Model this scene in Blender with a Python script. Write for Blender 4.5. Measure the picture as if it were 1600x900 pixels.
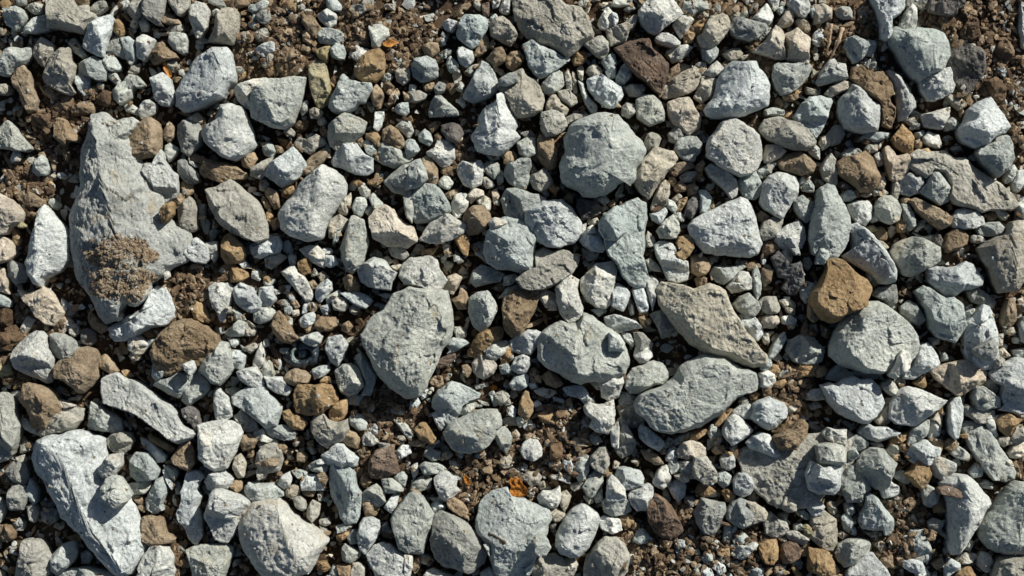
import bpy, math, random, numpy as np
for o in list(bpy.data.objects): bpy.data.objects.remove(o, do_unlink=True)
SC = bpy.context.scene
COL = SC.collection
PX = 0.0005                 # one photo pixel on the ground is half a millimetre
D = 3000.0                  # camera height in those units
CX, CY = 800.0, 450.0
# ---------------------------------------------------------------- camera
cam_d = bpy.data.cameras.new('camera'); cam = bpy.data.objects.new('camera', cam_d); COL.objects.link(cam)
cam.location = (0, 0, D*PX); cam.rotation_euler = (0, 0, 0)
cam_d.sensor_width = 36.0; cam_d.lens = 36.0*D/1600.0
cam_d.clip_start = 0.05; cam_d.clip_end = 50.0
SC.camera = cam
# ---------------------------------------------------------------- light
SUN_EL = math.radians(31.5)
SUN_AZ = math.radians(47.0)   # direction towards the sun, anticlockwise from +X (the right of the picture)
w = bpy.data.worlds.new('World'); SC.world = w; w.use_nodes = True
nt = w.node_tree; bg = nt.nodes['Background']
sky = nt.nodes.new('ShaderNodeTexSky'); sky.sky_type = 'NISHITA'; sky.sun_disc = False
sky.sun_elevation = SUN_EL; sky.sun_rotation = math.pi/2 - SUN_AZ
nt.links.new(sky.outputs[0], bg.inputs[0]); bg.inputs[1].default_value = 0.05
ld = bpy.data.lights.new('sun', 'SUN'); ld.energy = 5.0; ld.angle = math.radians(0.5); ld.color = (1.0, 0.97, 0.905)
sun = bpy.data.objects.new('sun', ld); COL.objects.link(sun)
sun.rotation_euler = (math.pi/2 - SUN_EL, 0, SUN_AZ + math.pi/2)
SC.view_settings.view_transform = 'Standard'; SC.view_settings.look = 'None'
SC.view_settings.exposure = 0.27; SC.view_settings.gamma = 1.0
SC.render.engine = 'CYCLES'
# ---------------------------------------------------------------- materials
def N(nt, t, **k):
    n = nt.nodes.new(t)
    for a, b in k.items(): setattr(n, a, b)
    return n
def rock_mat(name, cols, stain=(0.3,0.2,0.1), stain_amt=0.2, speck=0.5, bump=1.0, rough=0.9, var=0.14, island=False, spec=0.25):
    """cols: three base colours (shade of the mineral) mixed by noise."""
    m = bpy.data.materials.new(name); m.use_nodes = True
    nt = m.node_tree; L = nt.links.new
    bs = nt.nodes['Principled BSDF']; bs.inputs['Roughness'].default_value = rough
    bs.inputs['Specular IOR Level'].default_value = spec
    tc = N(nt, 'ShaderNodeTexCoord'); geo = N(nt, 'ShaderNodeNewGeometry'); oi = N(nt, 'ShaderNodeObjectInfo')
    rnd = geo.outputs['Random Per Island'] if island else oi.outputs['Random']
    off = N(nt, 'ShaderNodeVectorMath', operation='SCALE'); off.inputs[0].default_value = (7.3, 3.1, 5.7)
    L(rnd, off.inputs['Scale'])
    add = N(nt, 'ShaderNodeVectorMath', operation='ADD')
    L(tc.outputs['Object'], add.inputs[0]); L(off.outputs[0], add.inputs[1])
    P = add.outputs[0]
    def noise(scale, detail, rough_=0.6, dist=0.0):
        n = N(nt, 'ShaderNodeTexNoise'); n.inputs['Scale'].default_value = scale; n.inputs['Detail'].default_value = detail
        n.inputs['Roughness'].default_value = rough_; n.inputs['Distortion'].default_value = dist
        L(P, n.inputs['Vector']); return n
    n1 = noise(60, 4, 0.65, 0.4); n2 = noise(420, 4, 0.7); n3 = noise(38, 6, 0.7, 0.8); n4 = noise(1500, 2, 0.7)
    r1 = N(nt, 'ShaderNodeValToRGB'); r1.color_ramp.elements[0].position = 0.33; r1.color_ramp.elements[1].position = 0.68
    r1.color_ramp.elements[0].color = (*cols[0], 1); r1.color_ramp.elements[1].color = (*cols[2], 1)
    e = r1.color_ramp.elements.new(0.5); e.color = (*cols[1], 1)
    L(n1.outputs[0], r1.inputs[0])
    # fine mineral grain
    mr = N(nt, 'ShaderNodeMapRange'); mr.inputs[1].default_value = 0.3; mr.inputs[2].default_value = 0.7
    mr.inputs[3].default_value = 1 - 0.45*speck; mr.inputs[4].default_value = 1 + 0.35*speck
    L(n2.outputs[0], mr.inputs[0])
    mg = N(nt, 'ShaderNodeVectorMath', operation='SCALE'); L(r1.outputs[0], mg.inputs[0]); L(mr.outputs[0], mg.inputs['Scale'])
    # per stone brightness
    vr = N(nt, 'ShaderNodeMapRange'); vr.inputs[3].default_value = 1 - var; vr.inputs[4].default_value = 1 + var*0.8
    L(rnd, vr.inputs[0])
    mv = N(nt, 'ShaderNodeVectorMath', operation='SCALE'); L(mg.outputs[0], mv.inputs[0]); L(vr.outputs[0], mv.inputs['Scale'])
    # mineral stains and dirt with their own shape
    sr = N(nt, 'ShaderNodeValToRGB'); sr.color_ramp.elements[0].position = 0.56; sr.color_ramp.elements[1].position = 0.72
    sr.color_ramp.elements[0].color = (0,0,0,1); sr.color_ramp.elements[1].color = (1,1,1,1)
    L(n3.outputs[0], sr.inputs[0])
    # second random, from the first
    fr = N(nt, 'ShaderNodeMath', operation='MULTIPLY'); fr.inputs[1].default_value = 37.7; L(rnd, fr.inputs[0])
    fr2 = N(nt, 'ShaderNodeMath', operation='FRACT'); L(fr.outputs[0], fr2.inputs[0])
    sm = N(nt, 'ShaderNodeMath', operation='MULTIPLY'); L(sr.outputs[0], sm.inputs[0]); L(fr2.outputs[0], sm.inputs[1])
    sm2 = N(nt, 'ShaderNodeMath', operation='MULTIPLY'); L(sm.outputs[0], sm2.inputs[0]); sm2.inputs[1].default_value = stain_amt*1.6
    mx = N(nt, 'ShaderNodeMix', data_type='RGBA'); L(sm2.outputs[0], mx.inputs[0]); L(mv.outputs[0], mx.inputs[6]); mx.inputs[7].default_value = (*stain, 1)
    # warm/cool drift between stones
    hs = N(nt, 'ShaderNodeMix', data_type='RGBA', blend_type='MULTIPLY')
    hs.inputs[0].default_value = 1.0
    cr = N(nt, 'ShaderNodeValToRGB'); cr.color_ramp.elements[0].color = (0.965, 1.0, 1.02, 1); cr.color_ramp.elements[1].color = (1.04, 1.0, 0.93, 1)
    L(fr2.outputs[0], cr.inputs[0]); L(mx.outputs[2], hs.inputs[6]); L(cr.outputs[0], hs.inputs[7])
    L(hs.outputs[2], bs.inputs['Base Color'])
    # fine relief
    b2 = N(nt, 'ShaderNodeMath', operation='MULTIPLY_ADD'); b2.inputs[1].default_value = 0.35
    L(n4.outputs[0], b2.inputs[0]); L(n2.outputs[0], b2.inputs[2])
    bp = N(nt, 'ShaderNodeBump'); bp.inputs['Strength'].default_value = 1.0; bp.inputs['Distance'].default_value = 0.0011*bump
    L(b2.outputs[0], bp.inputs['Height']); L(bp.outputs[0], bs.inputs['Normal'])
    return m
def c3(a, b, c): return (a, b, c)
PAL = {
 'w': (c3((.44,.46,.44), (.55,.57,.545), (.66,.675,.645)), (.45,.375,.26), .6),
 'l': (c3((.44,.415,.335), (.57,.53,.425), (.68,.64,.53)), (.46,.38,.25), .5),
 'g': (c3((.33,.358,.332), (.42,.447,.418), (.52,.545,.505)), (.40,.335,.22), .6),
 'h': (c3((.33,.355,.345), (.43,.455,.44), (.54,.56,.535)), (.34,.27,.17), .7),
 'b': (c3((.335,.375,.35), (.41,.448,.42), (.485,.52,.485)), (.36,.34,.26), .25),
 'n': (c3((.31,.295,.245), (.415,.395,.335), (.52,.495,.425)), (.28,.21,.13), .5),
 's': (c3((.24,.245,.225), (.325,.33,.30), (.42,.42,.38)), (.30,.24,.155), .5),
 'p': (c3((.42,.37,.30), (.53,.475,.39), (.62,.57,.48)), (.32,.22,.13), .4),
 't': (c3((.20,.147,.092), (.295,.225,.148), (.39,.31,.215)), (.36,.29,.20), .4),
 'o': (c3((.24,.16,.08), (.345,.24,.13), (.45,.33,.195)), (.18,.11,.06), .4),
 'x': (c3((.20,.14,.08), (.30,.215,.13), (.39,.295,.19)), (.12,.075,.045), .6),
 'r': (c3((.09,.065,.05), (.16,.115,.085), (.24,.185,.14)), (.20,.095,.05), .8),
 'd': (c3((.095,.09,.087), (.15,.143,.135), (.23,.215,.195)), (.18,.13,.10), .5),
 'k': (c3((.10,.066,.04), (.16,.108,.066), (.235,.168,.108)), (.08,.05,.03), .6),
 'y': (c3((.27,.24,.14), (.38,.33,.19), (.50,.45,.31)), (.36,.26,.09), .6),
}
LONG = dict(w='off_white_stone', g='grey_green_stone', b='blue_green_stone', n='beige_stone', s='grey_stone', p='cream_stone',
            t='tan_stone', o='orange_brown_stone', x='rough_ochre_stone', r='rusty_stone', d='charcoal_stone', l='buff_stone', h='dusty_slab', k='soil_clod', y='lichen_stone')
KINDS = list(PAL)
MAT = {k: rock_mat(LONG[k], v[0], v[1], v[2], bump=(3.2 if k in 'kx' else 2.0), speck=(1.0 if k in 'kxrd' else .8)) for k, v in PAL.items()}
MATI = {k: rock_mat(LONG[k]+'_small', v[0], v[1], v[2], bump=(2.2 if k in 'kx' else 1.3), speck=(.9 if k in 'kxrd' else .7), island=True, var=.22) for k, v in PAL.items()}
SOIL = rock_mat('dark_soil', ((.055,.034,.019), (.095,.06,.035), (.145,.098,.06)), (.22,.16,.10), .5, speck=1.0, bump=3.0, var=0)
# ---------------------------------------------------------------- noise
_rs = np.random.RandomState(11)
_T = _rs.rand(64, 64, 64).astype(np.float32)
def vnoise(p):
    i = np.floor(p).astype(np.int64); f = p - i; f = f*f*(3-2*f); i &= 63; j = (i+1) & 63
    x0, y0, z0 = i[:,0], i[:,1], i[:,2]; x1, y1, z1 = j[:,0], j[:,1], j[:,2]; fx, fy, fz = f[:,0], f[:,1], f[:,2]
    a = _T[x0,y0,z0]*(1-fx)+_T[x1,y0,z0]*fx; b = _T[x0,y1,z0]*(1-fx)+_T[x1,y1,z0]*fx
    c = _T[x0,y0,z1]*(1-fx)+_T[x1,y0,z1]*fx; d = _T[x0,y1,z1]*(1-fx)+_T[x1,y1,z1]*fx
    return ((a*(1-fy)+b*fy)*(1-fz)+(c*(1-fy)+d*fy)*fz)*2-1
def fbm(p, octv=4, gain=0.55):
    s = np.zeros(len(p)); a = 1.0; q = p.copy()
    for _ in range(octv): s += a*vnoise(q); q = q*2.03+17.1; a *= gain
    return s
def link_mesh(name, V, F, mats, mi=None, loc=(0,0,0), smooth=True, parent=None):
    me = bpy.data.meshes.new(name)
    V = np.asarray(V, np.float32); F = np.asarray(F, np.int32); nf = len(F)
    me.vertices.add(len(V)); me.vertices.foreach_set('co', V.ravel())
    me.loops.add(nf*3); me.loops.foreach_set('vertex_index', F.ravel())
    me.polygons.add(nf); me.polygons.foreach_set('loop_start', np.arange(0, nf*3, 3, dtype=np.int32))
    me.polygons.foreach_set('loop_total', np.full(nf, 3, np.int32))
    for m in mats: me.materials.append(m)
    if mi is not None: me.polygons.foreach_set('material_index', np.asarray(mi, np.int32))
    me.polygons.foreach_set('use_smooth', np.asarray(smooth if hasattr(smooth, '__len__') else np.full(nf, smooth), bool))
    me.update(calc_edges=True)
    o = bpy.data.objects.new(name, me); COL.objects.link(o); o.location = loc
    if parent: o.parent = parent
    return o
# ---------------------------------------------------------------- stone outlines (traced as points on the ground, in photo pixels)
def resample(P, n):
    Q = np.vstack([P, P[:1]]); d = np.hypot(*np.diff(Q, axis=0).T); s = np.concatenate([[0], np.cumsum(d)])
    t = np.linspace(0, s[-1], n, endpoint=False)
    R = np.stack([np.interp(t, s, Q[:,0]), np.interp(t, s, Q[:,1])], 1)
    return R
def area(P):
    x, y = P[:,0], P[:,1]; return 0.5*np.sum(x*np.roll(y,-1)-np.roll(x,-1)*y)
def closest(seg, P):
    """closest point on polyline seg for every P"""
    if len(seg) == 1: return np.repeat(seg, len(P), 0)
    best = None; bd = None
    for a, b in zip(seg[:-1], seg[1:]):
        ab = b-a; t = np.clip(((P-a)@ab)/max(ab@ab, 1e-9), 0, 1); c = a+t[:,None]*ab; d = ((P-c)**2).sum(1)
        if best is None: best, bd = c, d
        else:
            m = d < bd; best[m] = c[m]; bd[m] = d[m]
    return best
def rock(P, rs, H, ridge=None, res=2.2, rough=1.0, detail=True, block=None, sink=0.0):
    """closed rock over outline P (photo px, y down). Returns verts (px, y up, z up, z=0 ground), faces, edge height."""
    P = np.asarray(P, float).copy(); P[:,1] *= -1
    if area(P) < 0: P = P[::-1]
    A = abs(area(P)); per = np.hypot(*(P-np.roll(P,-1,0)).T).sum(); R = math.sqrt(A/math.pi)
    c = P.mean(0)
    n = int(np.clip(per/res, 10, 300)); O = resample(P, n)
    O = 0.12*np.roll(O,1,0)+0.76*O+0.12*np.roll(O,-1,0)
    sd = rs.rand(3)*60
    # uneven edge
    q = np.column_stack([O/ max(R*0.35, 4), np.zeros(n)]) + sd
    nrm = np.roll(O,-1,0)-np.roll(O,1,0); nrm = np.column_stack([nrm[:,1], -nrm[:,0]]); nrm /= (np.linalg.norm(nrm, axis=1)[:,None]+1e-9)
    O = O + nrm*(fbm(q, 3)*R*0.028*rough+fbm(q*5.1, 2)*.45*min(R/15,1))[:,None]
    # spine
    if ridge is None:
        ev, vec = np.linalg.eigh(np.cov((O-O.mean(0)).T)); el = math.sqrt(ev[1]/max(ev[0],1e-6)); ax = vec[:,1]
        ctr = O.mean(0)+ (rs.rand(2)-.5)*math.sqrt(max(ev[0],0))*1.0
        hl = math.sqrt(ev[1])*min(1.0, (el-1)*0.8)
        seg = np.array([ctr-ax*hl, ctr+ax*hl]) if hl > 0.1*R else np.array([ctr])
    else:
        seg = np.asarray(ridge, float).copy(); seg[:,1] *= -1
    C = closest(seg, O)
    for _ in range(3 if ridge is None else 25): C = 0.25*np.roll(C,1,0)+0.5*C+0.25*np.roll(C,-1,0)
    dist = np.linalg.norm(O-C, axis=1)
    m = int(np.clip(dist.max()/res, 3, 60))
    t = (np.arange(1, m+1)/m)**0.85
    bl = block if block is not None else rs.uniform(2.4, 5.0)
    zb, zt = 0.32*H, H
    XY = C[None]+(O-C)[None]*t[:,None,None]
    ang = np.arctan2(*(O-C).T); bw = rs.uniform(.14, .38)*R*(.6 if abs(A)/per**2 < .058 else 1)*(1+.7*np.cos(ang-rs.uniform(0, 6.28)))
    edge = ((1-t)[:,None]*dist[None])/np.maximum(bw, 1.5)[None]
    Z = zb*(1-0*edge)+(zt-zb)*np.clip(edge, 0, 1)**.75
    if ridge is not None: Z = zb+(zt-zb)*(0.5*(1-t)**1.1+0.5*(1-t**4.5)**.8)[:,None]*np.ones((1,n))
    xy = XY.reshape(-1,2); z = Z.ravel().copy(); tt = np.repeat(t, n)
    # flat broken faces: lower envelope of tilted planes, so that they meet in crisp edges
    cc = seg.mean(0); rel = (xy-C.mean(0))/R
    a0 = rs.rand()*6.28; K = (rs.randint(3, 7) if A/per**2 > .058 else 2) if ridge is None else 0; big = R > 38
    ex = max(1.0, np.linalg.norm(O-cc, axis=1).max()/R*.75)
    env = np.full(len(z), 9e9)
    for k in range(K):
        a = a0+6.283*k/K+rs.uniform(-.5,.5); s_ = rs.uniform(.3, .95 if big else 1.35)
        off = rs.uniform(.2 if big else .0, .65 if big else .55)*ex
        env = np.minimum(env, zt - s_*H*(rel@np.array([math.cos(a), math.sin(a)])-off))
    tp = rs.uniform(-.6,.6,2)*(.55 if big else 1)+(np.array([-.12,-.12]) if big else 0)
    if ridge is None: env = np.minimum(env, zt*.93+(rel@tp)*H*.8)
    fl = zb+(z-zb)*.28
    z = np.where(env < fl, fl+(env-fl)*.12, np.minimum(z, env))
    if detail:
        # chipped facets: each cell keeps its own small tilt
        ns = int(np.clip(R*0.55, 5, 40)); S = cc+ (rs.rand(ns,2)-.5)*2.6*R*np.array([1,1]); tl = rs.uniform(-1,1,(ns,2))*.17
        warp = np.column_stack([vnoise(np.column_stack([xy/9, z/9])+sd), vnoise(np.column_stack([xy/9, z/9])+sd+9)])*3.0
        dd = ((xy+warp)[:,None,:]-S[None])**2
        ix = dd.sum(2).argmin(1); z += ((xy-S[ix])*tl[ix]).sum(1).clip(-R*.09, R*.09)*(1-tt**6)*rough*.9
    p3 = np.column_stack([xy, z])
    amp = min(R*0.045, 1.9)*rough*(2.6 if A > 20000 else 1)
    z += fbm(p3/max(R*.55, 3)+sd, 2)*amp*(1-tt**8)
    if detail:
        nz = fbm(p3/7.0+sd*1.3, 3, .6); z += nz*1.35*rough*(1-tt**10)
        g = fbm(p3/3.6+sd+31, 2, .6); z += g*0.85*rough*(1-tt**10)
    top = np.array([[*seg.mean(0), 0]])
    # centre row: spine points (first ring collapses onto them)
    V = [np.column_stack([xy, z])]
    cz = z.reshape(m,n)[0].mean(); V.append(np.array([[cc[0], cc[1], cz]]))
    # underside
    e = z.reshape(m,n)[-1]
    for fr, zz in ((.985, .5), (.93, -.02*1), (.72, -.30)):
        xyb = C+(O-C)*fr; V.append(np.column_stack([xyb, e*zz if zz > 0 else np.full(n, zz*H-sink)]))
    V.append(np.array([[*O.mean(0), -.33*H-sink]]))
    V = np.vstack(V)
    F = []
    i = np.arange(n); j = (i+1) % n
    def band(r0, r1):
        a, b, c_, d_ = r0+i, r0+j, r1+j, r1+i
        F.append(np.column_stack([a, d_, c_])); F.append(np.column_stack([a, c_, b]))
    for r in range(m-1): band(r*n, (r+1)*n)
    ia = int(np.argmax((O-cc)@(seg[0]-seg[-1] if len(seg) > 1 else np.array([1., 0.]))))
    h_ = n//2; s0 = np.arange(h_); l0, l1 = (ia+s0)%n, (ia+s0+1)%n; q0, q1 = (ia-s0)%n, (ia-s0-1)%n
    for T in (np.column_stack([l0, l1, q1]), np.column_stack([l0, q1, q0])):
        F.append(T[(T[:,0] != T[:,1]) & (T[:,1] != T[:,2]) & (T[:,0] != T[:,2])])
    b0 = m*n+1; band((m-1)*n, b0); band(b0, b0+n); band(b0+n, b0+2*n)
    F.append(np.column_stack([b0+2*n+i, np.full(n, b0+3*n), b0+2*n+j]))
    F = np.vstack(F)
    return V, F, float(e.mean())

# ---------------------------------------------------------------- angular chips: many convex lumps cut by random planes, in one go
import bmesh
def ico(k):
    bm = bmesh.new(); bmesh.ops.create_icosphere(bm, subdivisions=k, radius=1)
    V = np.array([v.co[:] for v in bm.verts]); F = np.array([[v.index for v in f.verts] for f in bm.faces]); bm.free(); return V, F
IV, IF = ico(1); JV, JF = ico(2)
def chips(x, y, r, z, rs, base=(JV, JF), cuts=10, flat=.62):
    BV, BF = base; n = len(x); V = BV[None]*np.ones((n,1,1))*1.15
    for _ in range(cuts):
        d = rs.normal(size=(n,3)); d /= np.linalg.norm(d, axis=1)[:,None]; h = rs.uniform(.32, .8, n)
        q = np.einsum('nvk,nk->nv', V, d)-h[:,None]; V = V-d[:,None,:]*np.maximum(q, 0)[:,:,None]
    S = rs.uniform(.42, 1.8, (n,3)); S /= np.cbrt(S.prod(1))[:,None]; S[:,2] *= flat; V = V*(S*r[:,None]*1.25)[:,None,:]
    a = rs.rand(n)*6.283; b = rs.uniform(-.7,.7,n); ca, sa, cb, sb = np.cos(a)[:,None], np.sin(a)[:,None], np.cos(b)[:,None], np.sin(b)[:,None]
    X, Y, Z = V[...,0], V[...,1], V[...,2]; Y, Z = Y*cb-Z*sb, Y*sb+Z*cb; X, Y = X*ca-Y*sa, X*sa+Y*ca
    W = np.stack([X+(x-CX)[:,None], Y-(y-CY)[:,None], Z+z[:,None]], -1).reshape(-1,3)*PX
    return W, (BF[None]+(np.arange(n)*len(BV))[:,None,None]).reshape(-1,3)
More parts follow.
